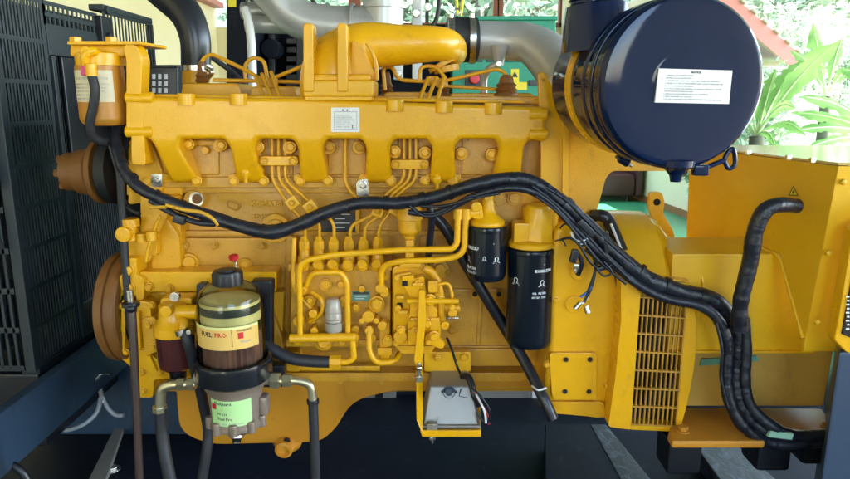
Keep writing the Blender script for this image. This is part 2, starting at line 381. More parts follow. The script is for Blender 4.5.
# left side wall : receding, cream, red trim along a window sill
XL = -2.50
mb = MB('cream'); zs = PX(218, 10, XL).z
mb.box(Vector((XL - .08, 3.6, zs / 2)), (.16, 6.0, zs), 0); mb.box(Vector((XL - .08, 3.6, 3.35)), (.16, 6.0, .5), 0); mb.box(Vector((XL - .08, -2.7, 1.8)), (.16, 6.6, 3.6), 0)  # last box: unseen forward stretch added to block sky on the left
o = solo('side_wall', mb, 'cream plastered side wall behind the black air hose', 'wall')
mb = MB('pinkfascia'); mb.box(Vector((XL + .01, 3.6, zs + .03)), (.2, 6.0, .06), .004); solo('window_sill', mb, 'faded red sill rail along the top of the cream side wall', 'sill')
mb = MB('cream'); 
for (wx0, wx1, wz0, wz1) in ((XL, -2.5, 0, 3.6), (-2.5, -1.3, 2.7, 3.6), (-1.3, .2, 0, 3.6), (.2, 2.7, 0, 1.5), (.2, 2.7, 3.4, 3.6), (2.7, 6, 0, 3.6)): mb.box(Vector(((wx0 + wx1) / 2, -5.2, (wz0 + wz1) / 2)), (wx1 - wx0, .16, wz1 - wz0), 0)  # added behind the camera; its openings shape the light on the engine
solo('light_shaping_wall', mb, 'unseen cream wall added behind the viewer to shape the light', 'wall')
# right side wall (base line seen under the air cleaner)
a = PZ(604, 186, 0.0); b_ = PZ(700, 223, 0.0); d = (b_ - a).normalized(); nrm = Vector((-d.y, d.x, 0)); L0 = a - d * .5; L1 = b_ + d * .35
mb = MB('cream'); hh = PZ(604, 186, 0).lerp(b_, .5); 
H = .85
mb.poly([L0, L1, L1 + Vector((0, 0, H)), L0 + Vector((0, 0, H))], (nrm if nrm.y > 0 else -nrm) * .14, 0)
solo('low_wall', mb, 'low cream partition wall seen through the gap below the air cleaner', 'wall')
mb = MB('rust'); mb.poly([L0, L1, L1 + Vector((0, 0, .09)), L0 + Vector((0, 0, .09))], (nrm if nrm.y < 0 else -nrm) * .02, 0)
solo('skirting_board', mb, 'orange brown skirting strip along the foot of the low cream wall', 'skirting')
# maroon padded chair seen in the gap
cp = PZ(607, 198, 0.0) + Vector((0, -.2, 0)); t = thing('chair', 'maroon leather armchair seen through the gap below the air cleaner', 'chair', cp)
m_ = MB('leather'); m_.box(cp + Vector((0, .1, .24)), (.62, .6, .34), .06); part('seat', m_, t)
m_ = MB('leather'); m_.box(cp + Vector((0, .42, .55)), (.62, .16, .85), .06); part('backrest', m_, t)
for sx in (-1, 1):
    m_ = MB('leather'); m_.box(cp + Vector((sx * .36, .1, .36)), (.12, .62, .58), .05); part('armrest', m_, t)
    for sy in (-.12, .32):
        m_ = MB('black'); m_.cyl(cp + Vector((sx * .22, sy, 0)), .02, .08, (0, 0, 1)); part('leg', m_, t)

# ---- outdoors
def leaf_cloud(mb, c, r, n, ls, m='leaf', seed=0):
    rg = random.Random(seed); mb.use(m); b = bmesh.new()
    clumps = []
    for _ in range(max(4, n // 120)):
        v = Vector((rg.gauss(0, .5), rg.gauss(0, .5), rg.gauss(0, .5)))
        if v.length > 1: v.normalize()
        clumps.append(Vector((v.x * r[0], v.y * r[1], v.z * r[2])) + c)
    for i in range(n):
        q = rg.choice(clumps) + Vector((rg.gauss(0, .16) * r[0], rg.gauss(0, .16) * r[1], rg.gauss(0, .16) * r[2]))
        u = Vector((rg.uniform(-1, 1), rg.uniform(-1, 1), rg.uniform(-1, .6))).normalized(); v = u.orthogonal().normalized()
        s_ = ls * rg.uniform(.6, 1.5)
        b.faces.new([b.verts.new(p) for p in (q, q + u * s_ * .5 + v * s_ * .25, q + u * s_, q + u * s_ * .5 - v * s_ * .25)])
    for f in b.faces: f.material_index = mb.cur
    me = bpy.data.meshes.new('x'); b.to_mesh(me); b.free(); mb.bm.from_mesh(me); bpy.data.meshes.remove(me)
def tree(c, h, r, label, n, ls, seed):
    t = thing('broadleaf_tree', label, 'tree', c, 'trees beyond the shed')
    m_ = MB('bark'); m_.tube([c, c + Vector((.1, 0, h * .3)), c + Vector((0, .1, h * .65)), c + Vector((.05, 0, h * .9))], [.16, .12, .09, .03], 8)
    rg = random.Random(seed)
    for k in range(6):
        a_ = k * 1.05; z = h * (.35 + .08 * k); e = Vector((math.cos(a_) * r[0] * .7, math.sin(a_) * r[1] * .7, z + h * .18))
        m_.tube([c + Vector((.05, 0, z)), c + (Vector((0, 0, z)) + e) * .5 + Vector((0, 0, .05)), c + e], [.06, .04, .015], 6)
    part('trunk', m_, t)
    m_ = MB('leaf'); leaf_cloud(m_, c + Vector((0, 0, h * .68)), r, n, ls, 'leaf', seed); part('crown', m_, t)
specs = [(-2.6, 12, 'leafy tree beyond the window left of the exhaust elbow'), (-.9, 13, 'leafy tree beyond the window bay above the yellow duct'),
         (1.0, 12.5, 'leafy tree beyond the window above the green cabinet'), (6.2, 13.5, 'tree filling the gap behind the banana plant'),
         (9.6, 13, 'tree at the right edge behind the banana leaves'), (3.6, 15, 'tree behind the red edged roof')]
for i, (x, y, lab) in enumerate(specs):
    tree(Vector((x, y, (y - 12) * .22 if y > 12 else -.1)), 5.2 + (i % 3) * .5, (2.1, 1.6, 2.3), lab, 3400, .26, 30 + i)
m_ = MB('leaf')
for i in range(13): leaf_cloud(m_, Vector((-13 + i * 2.6, 21 + (i % 3), 3.6)), (2.6, 1.2, 2.9), 900, .5, 'leaf', 70 + i)
solo('far_foliage', m_, 'glare-paled mass of far foliage closing the view beyond the trees', 'foliage', kind='stuff')

def banana_leaf(mb, base, tip, width, droop, seed=0):
    rg = random.Random(seed * 7 + 3); n = 26; b = bmesh.new(); side = (tip - base).cross(Vector((rg.uniform(-.4, .4), -.9, .5))).normalized(); prev = None; mid = []
    dn = (tip - base).cross(side).normalized()
    for i in range(n + 1):
        t = i / n; c = base.lerp(tip, t) + Vector((0, 0, droop * math.sin(t * math.pi * .95))); mid.append(c)
        u = max(0, (t - .14) / .86); w_ = width * math.sin(min(1, u * 1.5) * math.pi * .5) * (1 - u ** 3.5) + .003
        fa, fb = 1 - (rg.random() ** 3) * .55, 1 - (rg.random() ** 3) * .55; dr = dn * w_ * .35
        row = [b.verts.new(c - side * w_ * fa + dr * 1.1), b.verts.new(c - side * w_ * .5 + dr * .3), b.verts.new(c), b.verts.new(c + side * w_ * .5 + dr * .3), b.verts.new(c + side * w_ * fb + dr * 1.3)]
        if prev:
            for k in range(4): b.faces.new((prev[k], prev[k + 1], row[k + 1], row[k]))
        prev = row
    bmesh.ops.solidify(b, geom=b.faces[:], thickness=.003); mb.add(b)
    mb.use('rib'); mb.tube(mid[:-2], [.012, .009, .006, .003], 6); mb.use('banana')
M['rib'] = mat('pale_leaf_rib', (.62, .74, .36), .5)
def banana(root, stemh, leaves, label):
    t = thing('banana_plant', label, 'plant', root)
    m_ = MB('bark'); m_.tube([root, root + Vector((.04, 0, stemh * .5)), root + Vector((0, 0, stemh))], [.11, .09, .06], 12); part('stem', m_, t)
    top = root + Vector((0, 0, stemh))
    for i, (e, w_, dr) in enumerate(leaves):
        m_ = MB('banana'); banana_leaf(m_, top, e, w_, dr, i); part('leaf', m_, t)
BY = 4.2
def plant_at(px, dY, ytop, tips, label):
    rt = P(px, 132, BY + dY); root = Vector((rt.x, BY + dY, -.12))
    banana(root, P(px, ytop, BY + dY).z + .12, [(P(x, y, BY + dY + dy), w_, dr) for x, y, dy, w_, dr in tips], label)
plant_at(757, 0, 136, [(840, 42, -.2, .125, .10), (806, 62, .2, .09, .12), (776, 70, .3, .085, .05), (738, 84, .2, .07, .1), (796, 112, -.4, .065, .14), (806, 138, -.3, .06, .12), (776, 148, -.3, .05, .08), (726, 112, .1, .06, .08), (716, 136, .2, .05, .1), (764, 100, .6, .08, .1)], 'bright green banana plant behind the top edge of the generator box')
plant_at(884, .5, 138, [(798, 98, -.3, .085, .10), (790, 113, -.1, .075, .06), (786, 134, -.3, .07, .08), (804, 150, -.4, .06, .06), (838, 72, .1, .09, .2), (866, 30, .2, .11, .1), (826, 122, .4, .06, .1)], 'banana plant whose long leaves reach in from the right edge')
plant_at(822, 1.8, 96, [(813, 22, 0, .12, .0), (842, 40, .1, .10, .1), (790, 52, .1, .09, .1), (856, 78, 0, .09, .15)], 'tall narrow banana plant standing behind the nearer two')
m_ = MB('leaf'); leaf_cloud(m_, P(800, 128, 6.4), (1.5, .4, .55), 1500, .11, 'leaf', 5); leaf_cloud(m_, P(830, 60, 9.5), (1.8, .6, 1.0), 2500, .13, 'leaf', 9); leaf_cloud(m_, P(735, 140, 5.2), (.45, .3, .5), 500, .13, 'leaf', 6)
solo('undergrowth', m_, 'low leafy undergrowth below the banana leaves', 'undergrowth', kind='stuff')
# neighbouring house roof
HY = 7.9
t = thing('house', 'neighbouring house with red edged sheet roof right of the air cleaner', 'house', Vector((P(735, 60, HY).x, HY + 1, -.1)))
e0, e1 = P(700, -34, HY), P(803, 57, HY)
m_ = MB('pinkfascia'); m_.poly([e0, e1, e1 + Vector((-.06, 0, -.20)), e0 + Vector((-.06, 0, -.24))], Vector((0, .04, 0)), .003); part('fascia', m_, t)
m_ = MB('tile'); m_.poly([e0 + Vector((0, .02, -.02)), e1 + Vector((0, .02, -.02)), e1 + Vector((0, .02, -.06)), e0 + Vector((0, .02, -.06))], Vector((0, 4, 0)), 0)
for i in range(9):
    q = e0.lerp(e1, (i + .5) / 9); m_.box(q + Vector((.02, .9, .01)), (.10, 1.9, .03), .004, Matrix.Rotation(.72, 3, 'Y'))
part('roof', m_, t)
m_ = MB('tile'); f0 = P(690, 60, HY + .3); m_.box(Vector((f0.x + .2, HY + 1.4, P(700, 62, HY).z)), (2.3, 2.0, .06), .003); part('eave_board', m_, t)
m_ = MB('cream'); m_.box(Vector((P(700, 60, HY + .6).x - .5, HY + 2, P(700, 62, HY).z / 2 - .1)), (2.4, 2.0, P(700, 62, HY).z), 0); part('wall', m_, t)
m_ = MB('bark'); q = P(752, 100, HY + .1); m_.box(Vector((q.x, HY + .3, .9)), (.14, .14, 2.1), .004); part('post', m_, t)

# ================================================================== SECOND GENERATOR SET BEHIND
GY = 2.1
def pr(mb, x0, y0, x1, y1, Y, th, bev=.004): mb.rect(x0, y0, x1, y1, Y, th, bev); return mb
a = P(497, 95, GY); t = thing('control_cabinet', 'green control cabinet with red stop button behind the engine', 'cabinet', Vector((a.x, GY, .6)))
m_ = MB('green'); pr(m_, 452, 19, 556, 330, GY, .35, .008); part('cabinet_body', m_, t)
m_ = MB('green'); pr(m_, 450, 16, 558, 20, GY - .02, .4, .004); part('top_rim', m_, t)
for (x, y) in ((474, 55), (495, 55)):
    m_ = MB('black'); pr(m_, x - 9, y - 8, x + 9, y + 7, GY - .004, .02); pr(m_.use('wht'), x - 6, y - 5, x + 6, y + 4, GY - .008, .01, .001); part('gauge', m_, t)
m_ = MB('black'); pr(m_, 505, 48, 528, 62, GY - .004, .02); pr(m_.use('wht'), 508, 51, 523, 57, GY - .008, .01, .001); part('controller_display', m_, t)
m_ = MB('black'); pr(m_, 465, 70, 486, 87, GY - .004, .02, .004); part('switch_plate', m_, t)
m_ = MB('red'); m_.disc(474, 79, GY - .006, 5, .05, .008); part('stop_button', m_, t)
m_ = MB('warn'); pr(m_, 511, 69, 519, 89, GY - .002, .01, .001); pr(m_, 504, 82, 527, 90, GY - .004, .01, .001)
m_.use('ink'); m_.plate([(515, 72), (518, 77), (512, 77)], GY - .006, .004, 0); part('warning_sticker', m_, t)
for x in (457, 536):
    m_ = MB('steel'); pts = [P(x, 12, GY + .1) + Vector((math.cos(q) * .017, 0, math.sin(q) * .017)) for q in [i * math.pi / 10 for i in range(21)]]; m_.tube(pts, .005, 8); part('lifting_eye', m_, t)
m_ = MB('black'); pr(m_, 529, 80, 538, 86, GY - .01, .02, .002); part('door_lock', m_, t)
# its radiator / machine body
a = P(280, 60, GY - .2); t = thing('standby_generator', 'dark blue standby generator set standing behind the engine', 'generator', Vector((a.x, GY, .1)))
m_ = MB('navy'); pr(m_, 226, -30, 249, 330, GY - .25, .7, .01); part('end_frame', m_, t)
m_ = MB('navy'); pr(m_, 249, 24, 455, 330, GY + .25, .5, .01); part('engine_body', m_, t)
m_ = MB('warn'); pr(m_, 228, -2, 236, 7, GY - .252, .01, .001); part('warning_sticker', m_, t)
m_ = MB('black')
for i in range(7): pr(m_, 286, 38 + i * 9, 334, 44 + i * 9, GY + .1, .16, .004)
for x in (268, 296, 322): pr(m_, x, 30, x + 7, 110, GY + .05, .15, .006)
part('cylinder_bank', m_, t)
for (x, y, r_) in ((275, 50, 9), (305, 92, 8), (330, 60, 10), (352, 78, 8), (345, 108, 9)):
    m_ = MB('navy'); m_.disc(x, y, GY + .08, r_, .12, .006); part('pulley', m_, t)
for x0 in (365, 393, 412):
    m_ = MB('wht'); pr(m_, x0, -10, x0 + 10, 80, GY + .1, .1, .01); part('pipe_guard', m_, t)
for (x, y) in ((384, 8), (388, 20), (405, 6), (416, 14), (428, 8), (380, 66), (398, 74)): m_ = MB('steel'); m_.disc(x, y, GY + .05, 4, .05, .004); part('hose_fitting', m_, t)
m_ = MB('rubber'); m_.hose([(385, -8, GY), (392, 18, GY - .02), (404, 30, GY), (420, 34, GY), (436, 20, GY), (440, -10, GY)], 2.2); part('cable', m_, t)
# silver pipework of the set behind
m_ = MB('silver'); m_.tube(catmull([P(*q) for q in ((256, -24, 1.25), (272, -8, 1.2), (292, 14, 1.2), (322, 25, 1.2), (380, 26, 1.2))], 8), 18 * S(1.2), 28)
m_.tube([P(352, 26, 1.2), P(355, 26, 1.2)], 20.5 * S(1.2), 28)
solo('exhaust_elbow', m_, 'silver painted exhaust elbow behind the yellow duct ribs', 'pipe')
m_ = MB('silver'); m_.tube([P(384, -30, 1.2), P(383, 10, 1.2), P(382, 60, 1.2)], 19 * S(1.2), 36); m_.tube([P(384, 6, 1.2), P(384, 9, 1.2)], 21 * S(1.2), 36)
solo('exhaust_stack', m_, 'grey vertical exhaust stack behind the yellow duct', 'pipe')
m_ = MB('silver'); m_.tube([P(242, 11, 1.35), P(330, 13, 1.35)], 8 * S(1.35), 16); m_.tube([P(246, 24, 1.3), P(320, 26, 1.3)], 8 * S(1.3), 16)
m_.use('steel'); m_.tube([P(247, 11, 1.35), P(250, 11, 1.35)], 9.5 * S(1.35), 16)
solo('crossover_pipe', m_, 'pair of thin silver pipes left of the exhaust elbow', 'pipe')
m_ = MB('wht'); m_.hose([(245, 8, 1.2), (250, 30, 1.18), (252, 60, 1.15), (253, 95, 1.15)], 4.2); solo('drain_pipe', m_, 'white upright pipe standing behind the left rocker covers', 'pipe')
m_ = MB('rubber'); m_.hose([(178, -14, 1.0), (186, 20, 1.0), (204, 50, .95), (232, 72, .95), (248, 88, .9)], 2.6); solo('thin_hose', m_, 'thin black hose running down beside the large air hose', 'hose')
m_ = MB('rubber'); m_.hose([(306, -10, 1.6), (318, 8, 1.6), (330, 22, 1.6)], 1.8); solo('overhead_cable', m_, 'thin black cable crossing the window above the silver elbow', 'cable')
m_ = MB('warn'); m_.tube([P(456, -10, 3.8), P(458, 20, 3.8)], .012); m_.tube([P(464, -10, 3.8), P(460, 20, 3.8)], .012); solo('yellow_rail', m_, 'thin yellow rail in the window above the green cabinet', 'rail')
# ================================================================== DIESEL ENGINE
EO = Vector((P(350, 300, .3).x, .3, .62))
eng = thing('diesel_engine', 'large yellow six cylinder diesel engine filling the middle of the picture', 'engine', EO)
# ---- block
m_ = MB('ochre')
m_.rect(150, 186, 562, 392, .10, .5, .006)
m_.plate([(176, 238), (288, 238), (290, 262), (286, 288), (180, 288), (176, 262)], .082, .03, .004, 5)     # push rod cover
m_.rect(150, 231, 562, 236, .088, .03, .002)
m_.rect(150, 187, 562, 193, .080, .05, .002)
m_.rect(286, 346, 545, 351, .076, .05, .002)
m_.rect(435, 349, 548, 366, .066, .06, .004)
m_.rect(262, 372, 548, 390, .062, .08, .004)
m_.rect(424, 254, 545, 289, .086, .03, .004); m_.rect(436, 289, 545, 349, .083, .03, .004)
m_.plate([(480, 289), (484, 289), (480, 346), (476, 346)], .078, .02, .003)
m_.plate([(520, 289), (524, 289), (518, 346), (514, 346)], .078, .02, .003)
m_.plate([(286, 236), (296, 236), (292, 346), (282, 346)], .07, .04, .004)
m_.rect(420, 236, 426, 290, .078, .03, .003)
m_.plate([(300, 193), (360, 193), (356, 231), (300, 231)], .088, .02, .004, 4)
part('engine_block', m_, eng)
for (x, y, r) in ((190, 262, 10), (246, 264, 7), (276, 228, 15)):
    m_ = MB('cast'); m_.disc(x, y, .082, r, .014, .003); m_.disc(x, y, .068, r * .62, .01, .002); part('core_plug', m_, eng)
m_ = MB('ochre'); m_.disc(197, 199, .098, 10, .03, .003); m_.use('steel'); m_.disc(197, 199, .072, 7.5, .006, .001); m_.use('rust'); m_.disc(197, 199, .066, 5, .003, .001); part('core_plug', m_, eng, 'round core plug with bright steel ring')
for (x, y) in ((475, 294), (499, 294), (490, 355)):
    m_ = MB('cast'); m_.disc(x, y, .082, 4.5, .012, .002); m_.use('hole'); m_.disc(x, y, .0705, 2.6, .0015, .0004); part('threaded_boss', m_, eng)
m_ = MB('cast'); m_.text('KOMATSU', plane_fn(251, 206, .098), .020, .003, bold=.001); part('cast_lettering', m_, eng)
m_ = MB('cast'); m_.text('6D125 1', plane_fn(253, 219, .098), .017, .003, bold=.001); part('cast_lettering', m_, eng)
for (x, y) in ((382, 381), (440, 379), (340, 380), (532, 379), (300, 379), (232, 204), (236, 206)): bolt(eng, x, y, .062 if y > 300 else .098, 4.5, 'ochre')
bolt(eng, 245, 264, .066, 5, 'cast')
# ---- head
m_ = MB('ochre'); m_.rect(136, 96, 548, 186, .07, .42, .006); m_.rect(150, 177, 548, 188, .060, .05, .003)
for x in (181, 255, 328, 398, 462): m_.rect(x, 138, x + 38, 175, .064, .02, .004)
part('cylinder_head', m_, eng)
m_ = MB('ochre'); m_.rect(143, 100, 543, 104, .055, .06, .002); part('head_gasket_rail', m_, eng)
for x in (148, 197, 234, 264, 300, 328, 363, 391, 425, 453, 487): bolt(eng, x, 181, .040, 4.8, 'yel')
for i, (x, y) in enumerate(((189, 144), (222, 145), (259, 147), (291, 147), (330, 147), (360, 147), (395, 151), (425, 152), (461, 153), (491, 154))):
    m_ = MB('cast'); m_.disc(x, y, .066, 6.5, .03, .003); part('boss', m_, eng); bolt(eng, x, y, .036, 4.9, 'yel' if i not in (4, 5) else 'ochre')
m_ = MB('cast'); m_.disc(207, 150, .066, 4, .02, .003); part('boss', m_, eng)
m_ = MB('cast'); m_.rect(192, 140, 220, 146, .058, .02, .004); part('head_rib', m_, eng)
# ---- intake manifold
m_ = MB('yel')
def mwarp(v):
    zt_, zb_ = P(400, 136, 0).z, P(400, 186, 0).z
    if v.z < zt_: t_ = min(1, (zt_ - v.z) / (zt_ - zb_)); return Vector((v.x, v.y + .058 * t_ ** 1.6, v.z))
    return v
m_.warp = mwarp; m_.cuts = [P(400, y, 0).z for y in (137, 142, 147, 152, 157, 162, 167, 172, 177, 181)]
out = [(137, 97), (300, 98), (420, 103), (546, 107), (546, 143)]
legs = [(513, 508, 14), (444, 443, 13), (378, 377, 13.5), (309, 311, 14), (240, 246, 14), (163, 178, 14)]
for (xt, xb_, w_) in legs:
    out += [(xt + w_ + 3, 139), (xt + w_ - 2 + (xb_ - xt) * .2, 148), (xb_ + w_ + 1, 186), (xb_ - w_ - 1, 186), (xt - w_ + 2 + (xb_ - xt) * .2, 148), (xt - w_ - 3, 139)]
out[-1] = (149, 139); out += [(137, 137)]
out = [(p[0], p[1]) for p in out]
m_.plate(out, -.012, .085, .0155, 0, 5); m_.warp = None; m_.cuts = None
m_.plate([(150, 98), (525, 104), (522, 100), (155, 94)], .03, .06, .004)
for (xt, xb_, w_) in legs: m_.plate([(xb_ - 18, 174, 3), (xb_ + 18, 174, 3), (xb_ + 18, 182, 3), (xb_ - 18, 182, 3)], .05, .03, .004)
part('intake_manifold', m_, eng)
m_ = MB('yel'); m_.rect(305, 96, 372, 101, -.016, .05, .003); part('manifold_joint', m_, eng)
for (x, y) in ((187, 99), (239, 99), (395, 105), (444, 106.5), (493, 108)):
    m_ = MB('yel'); m_.cyl(P(x, y + 6, -.008), 8.5 * S(0), 11 * S(0), (0, 0, 1), .004); part('bolt_boss', m_, eng)
for (x0, x1, y) in ((127, 153, 98), (127, 153, 131.5), (529, 547, 114), (529, 547, 134)):
    m_ = MB('yel'); m_.cyl(P(x0, y, -.004), 5.6 * S(0), (x1 - x0) * S(0), (1, 0, 0), .005); part('clamp_sleeve', m_, eng)
m_ = MB('cast'); m_.rect(533, 121, 543, 128, -.013, .03, .003); part('sensor_boss', m_, eng)
for (x, y) in ((246, 175), (437, 181)):
    m_ = MB('yel'); m_.cyl(P(x, y + 3, .03), 2 * S(0), 5 * S(0), (0, 0, -1), .001); m_.lathe(P(x, y + 3, .03), (0, 0, 1), [(0, .009), (.012, .013), (.02, .012), (.026, .006)], 8); part('grease_nipple', m_, eng)
m_ = MB('white'); m_.rect(331, 107.5, 359.5, 132, -.0135, .003, .0004)
m_.use('greyink')
m_.rect(334, 111.5, 357, 112, -.0138, .0006, 0); m_.rect(334, 129, 357, 129.4, -.0138, .0006, 0); m_.rect(334, 111.5, 334.4, 129.4, -.0138, .0006, 0); m_.rect(356.6, 111.5, 357, 129.4, -.0138, .0006, 0)
for i in range(6): m_.text(['ENGINE DATA', 'FUEL INJECTION', 'VALVE CLEARANCE', 'INLET  0.33 mm', 'EXHAUST  0.71 mm', 'FIRING ORDER'][i][:16], plane_fn(336, 116 + i * 2.3, -.0138), .0052, .0003)
m_.use('ink'); m_.rect(342, 109.3, 343.6, 111, -.0138, .0006, 0); m_.rect(346.5, 109.3, 348, 111, -.0138, .0006, 0); m_.rect(352, 125, 352.8, 128.6, -.0138, .0006, 0); m_.rect(353.6, 125, 354.4, 128.6, -.0138, .0006, 0)
part('data_label', m_, eng, 'small white printed data label on the intake manifold')
# ---- crossover duct
m_ = MB('yel')
m_.rect(303, 80, 374, 97, -.020, .15, .006); part('duct_flange', m_, eng)
m_ = MB('yel'); m_.rect(308, 74, 371, 82, -.010, .14, .006); part('duct_flange', m_, eng)
for (x0, x1) in ((303, 313), (337, 347)):
    m_ = MB('yel'); m_.plate([(x0, 23, 4), (x1, 23, 4), (x1 + 1, 92, 2), (x0, 92, 2)], -.024, .05, .008, 0, 3); part('duct_rib', m_, eng)
m_ = MB('yel')
m_.tube(catmull([P(*q) for q in ((333, 100, .075), (332, 78, .075), (338, 62, .085), (362, 47, .11), (400, 45, .13), (436, 44, .15), (449, 47, .20), (452, 52, .26))], 8),
        [x * S(.05) for x in (31, 30, 29, 23, 19.5, 17, 16.5, 16)], 32)
m_.plate([(352, 40), (362, 44), (368, 60), (378, 80), (350, 84)], .02, .05, .010, 3)
part('crossover_duct', m_, eng)
m_ = MB('cast'); m_.tube([P(442, 62, .2), P(444, 66, .2)], 15 * S(.2), 24); m_.tube([P(446, 66, .2), P(447, 72, .2)], 12 * S(.2), 24); part('duct_collar', m_, eng)
m_ = MB('cast'); m_.hose([(367, 43, -.0), (372, 52, .0), (376, 66, 0), (377, 80, 0)], 2.2); part('duct_seam', m_, eng)
# ---- rocker covers
for (x0, x1, y0) in ((180, 243, 83), (249, 300, 86), (382, 436, 92), (448, 539, 93)):
    m_ = MB('cast'); m_.plate([(x0, y0 + 14), (x0 + 2, y0, 5), (x1 - 5, y0, 6), (x1, y0 + 16)], .17, .16, .006, 0); part('rocker_cover', m_, eng)
# fuel spill / injector lines over the head
pipes = [[(200, 88, .2), (200, 62, .2), (210, 53, .2), (248, 71, .19), (262, 80, .18)], [(246, 82, .2), (244, 66, .2), (252, 57, .2), (264, 60, .2), (268, 82, .19)],
         [(264, 82, .19), (303, 66, .17)], [(213, 80, .19), (303, 82, .19)], [(255, 76, .15), (264, 98, .06)], [(262, 74, .15), (272, 98, .06)], [(271, 72, .15), (280, 98, .06)],
         [(385, 90, .16), (383, 68, .16), (392, 66, .16), (398, 80, .16), (432, 82, .16)], [(419, 82, .16), (420, 66, .16), (437, 66, .17), (446, 80, .16)],
         [(440, 82, .16), (496, 69, .15), (505, 72, .15), (508, 82, .15)], [(428, 78, .14), (419, 101, .05)], [(436, 78, .14), (427, 102, .05)], [(444, 78, .14), (436, 103, .05)],
         [(445, 86, .2), (505, 90, .2)]]
for q in pipes:
    m_ = MB('cast'); m_.pipe(q, 1.9, 9); part('return_pipe', m_, eng)
for (x, y) in ((262, 82), (270, 84), (433, 82), (442, 84)):
    m_ = MB('cast'); m_.rect(x - 6, y - 6, x + 6, y + 4, .155, .03, .005); part('pipe_union', m_, eng)
for (x, y) in ((203, 74), (387, 84), (444, 88)):
    m_ = MB('rust'); m_.lathe(P(x, y + 14, .2), (0, 0, 1), [(0, .016), (.008, .02), (.014, .014), (.02, .019), (.026, .013), (.032, .018), (.04, .012), (.06, .010), (.07, .006)], 18); part('injector_holder', m_, eng)
m_ = MB('steel'); m_.hose([(206, 68, .18), (212, 72, .17), (208, 78, .18)], 2.4); m_.disc(210, 68, .19, 3.5, .012); part('return_fitting', m_, eng)
m_ = MB('rust'); m_.lathe(P(506, 98, .15), (0, 0, 1), [(0, .030), (.012, .032), (.016, .026), (.022, .030), (.027, .024), (.034, .028), (.04, .020), (.052, .018), (.06, .010)], 24); part('sealing_boot', m_, eng)
# ---- injection pipes in the windows
def vpipe(q, r=1.75, m='cast'):
    m_ = MB(m); m_.pipe(q, r, 8); part('injection_pipe', m_, eng)
for i, x in enumerate((272, 278.5, 285)): vpipe([(x, 136, .05), (x, 180, .035), (x + 18 - i * 0 + i * 4, 206 - i * 1.5, .02), (305 + i * 14.5, 222, .01), (305 + i * 14.5, 240, .015)])
for i, x in enumerate((404, 410, 416)): vpipe([(x, 139, .05), (x, 180, .035), (x - 20, 196, .03), (382 + i * 5, 210, .02), (350 + i * 14.5, 226, .01), (350 + i * 14.5, 242, .015)])
vpipe([(345, 138, .05), (345, 182, .045), (352, 194, .04), (362, 200, .04)], 2.2)
for (x0, x1, y) in ((259, 298, 161), (391, 429, 164.5)):
    m_ = MB('yel'); m_.plate([(x0, y - 4.8, 4.5), (x1, y - 4.8, 4.5), (x1, y + 4.8, 4.5), (x0, y + 4.8, 4.5)], .018, .022, .003); part('pipe_clamp', m_, eng)
    for x in (x0 + 5, x1 - 5): bolt(eng, x, y, .018, 4.0, 'cast')
def diamond(x, y, a_, Y=.0):
    m_ = MB('yel'); c, s_ = math.cos(a_), math.sin(a_); pts = [(x + dx * c - dy * s_, y + dx * s_ + dy * c) for dx, dy in ((-6, -6), (6, -6), (6, 6), (-6, 6))]
    m_.plate(pts, Y, .022, .003); part('pipe_clamp', m_, eng); bolt(eng, x, y, Y, 3.2, 'cast')
diamond(292, 203, -.65); diamond(310, 207, -.65); diamond(378, 211, .3); diamond(396, 210, .5)
# ---- nameplate
m_ = MB('black'); m_.rect(320, 209, 355, 232, .078, .01, .001); m_.use('whiteink')
for i in range(4): m_.rect(335, 214 + i * 4.4, 350 - (i % 2) * 5, 214.7 + i * 4.4, .0776, .001, 0)
part('nameplate', m_, eng, 'black engine nameplate behind the wiring loom')
m_ = MB('cast'); m_.rect(355, 205, 360, 234, .08, .02, .003); part('head_rib', m_, eng)

# ================================================================== INJECTION PUMP (part of the engine)
m_ = MB('ochre'); m_.rect(290, 266, 391, 347, .0, .12, .006, 3); m_.rect(288, 264, 392, 271, -.006, .10, .003)
m_.rect(286, 340, 394, 347, -.008, .1, .003)
part('injection_pump_body', m_, eng)
pumpb = bpy.data.objects['injection_pump_body']
for x in (305, 319.5, 334, 349, 363.5, 378):
    m_ = MB('cast'); c = P(x, 268, .012)
    m_.lathe(c, (0, 0, 1), [(0, .0155), (.006, .0165), (.030, .0165), (.034, .0135), (.050, .0135), (.053, .010)], 20)
    m_.lathe(c + Vector((0, 0, .050)), (0, 0, 1), [(0, .0125), (.003, .0145), (.022, .0145), (.025, .011), (.034, .0075)], 6)
    part('delivery_valve', m_, eng)
    m_ = MB('cast'); m_.lathe(P(x - 1, 266, -.016), (0, -.9, .5), [(0, .016), (.007, .016), (.010, .013), (.018, .012)], 8); part('valve_clamp', m_, eng)
for (x, y, r) in ((326, 284, 6.5), (356, 307, 5), (312, 318, 5), (304, 290, 4.5)):
    m_ = MB('cast'); m_.disc(x, y, .0, r, .010, .002); m_.disc(x, y, -.010, r * .65, .008, .002); part('boss', m_, eng)
for (x, y, r) in ((377, 303, 7.2), (324, 341, 7.5)): 
    m_ = MB('cast'); m_.disc(x, y, -.01, r + 1.5, .012, .003); part('boss', m_, eng); bolt(eng, x, y, -.022, r, 'cast')
m_ = MB('teal'); m_.rect(352, 291, 370, 301, -.001, .003, .0004); m_.use('ink'); m_.rect(353, 291.8, 369, 294.4, -.0013, .001, 0); m_.use('whiteink')
for i in range(2): m_.rect(355, 296 + i * 2.4, 367 - i * 3, 296.6 + i * 2.4, -.0013, .001, 0)
part('maker_plate', m_, eng, 'small green maker plate on the injection pump')
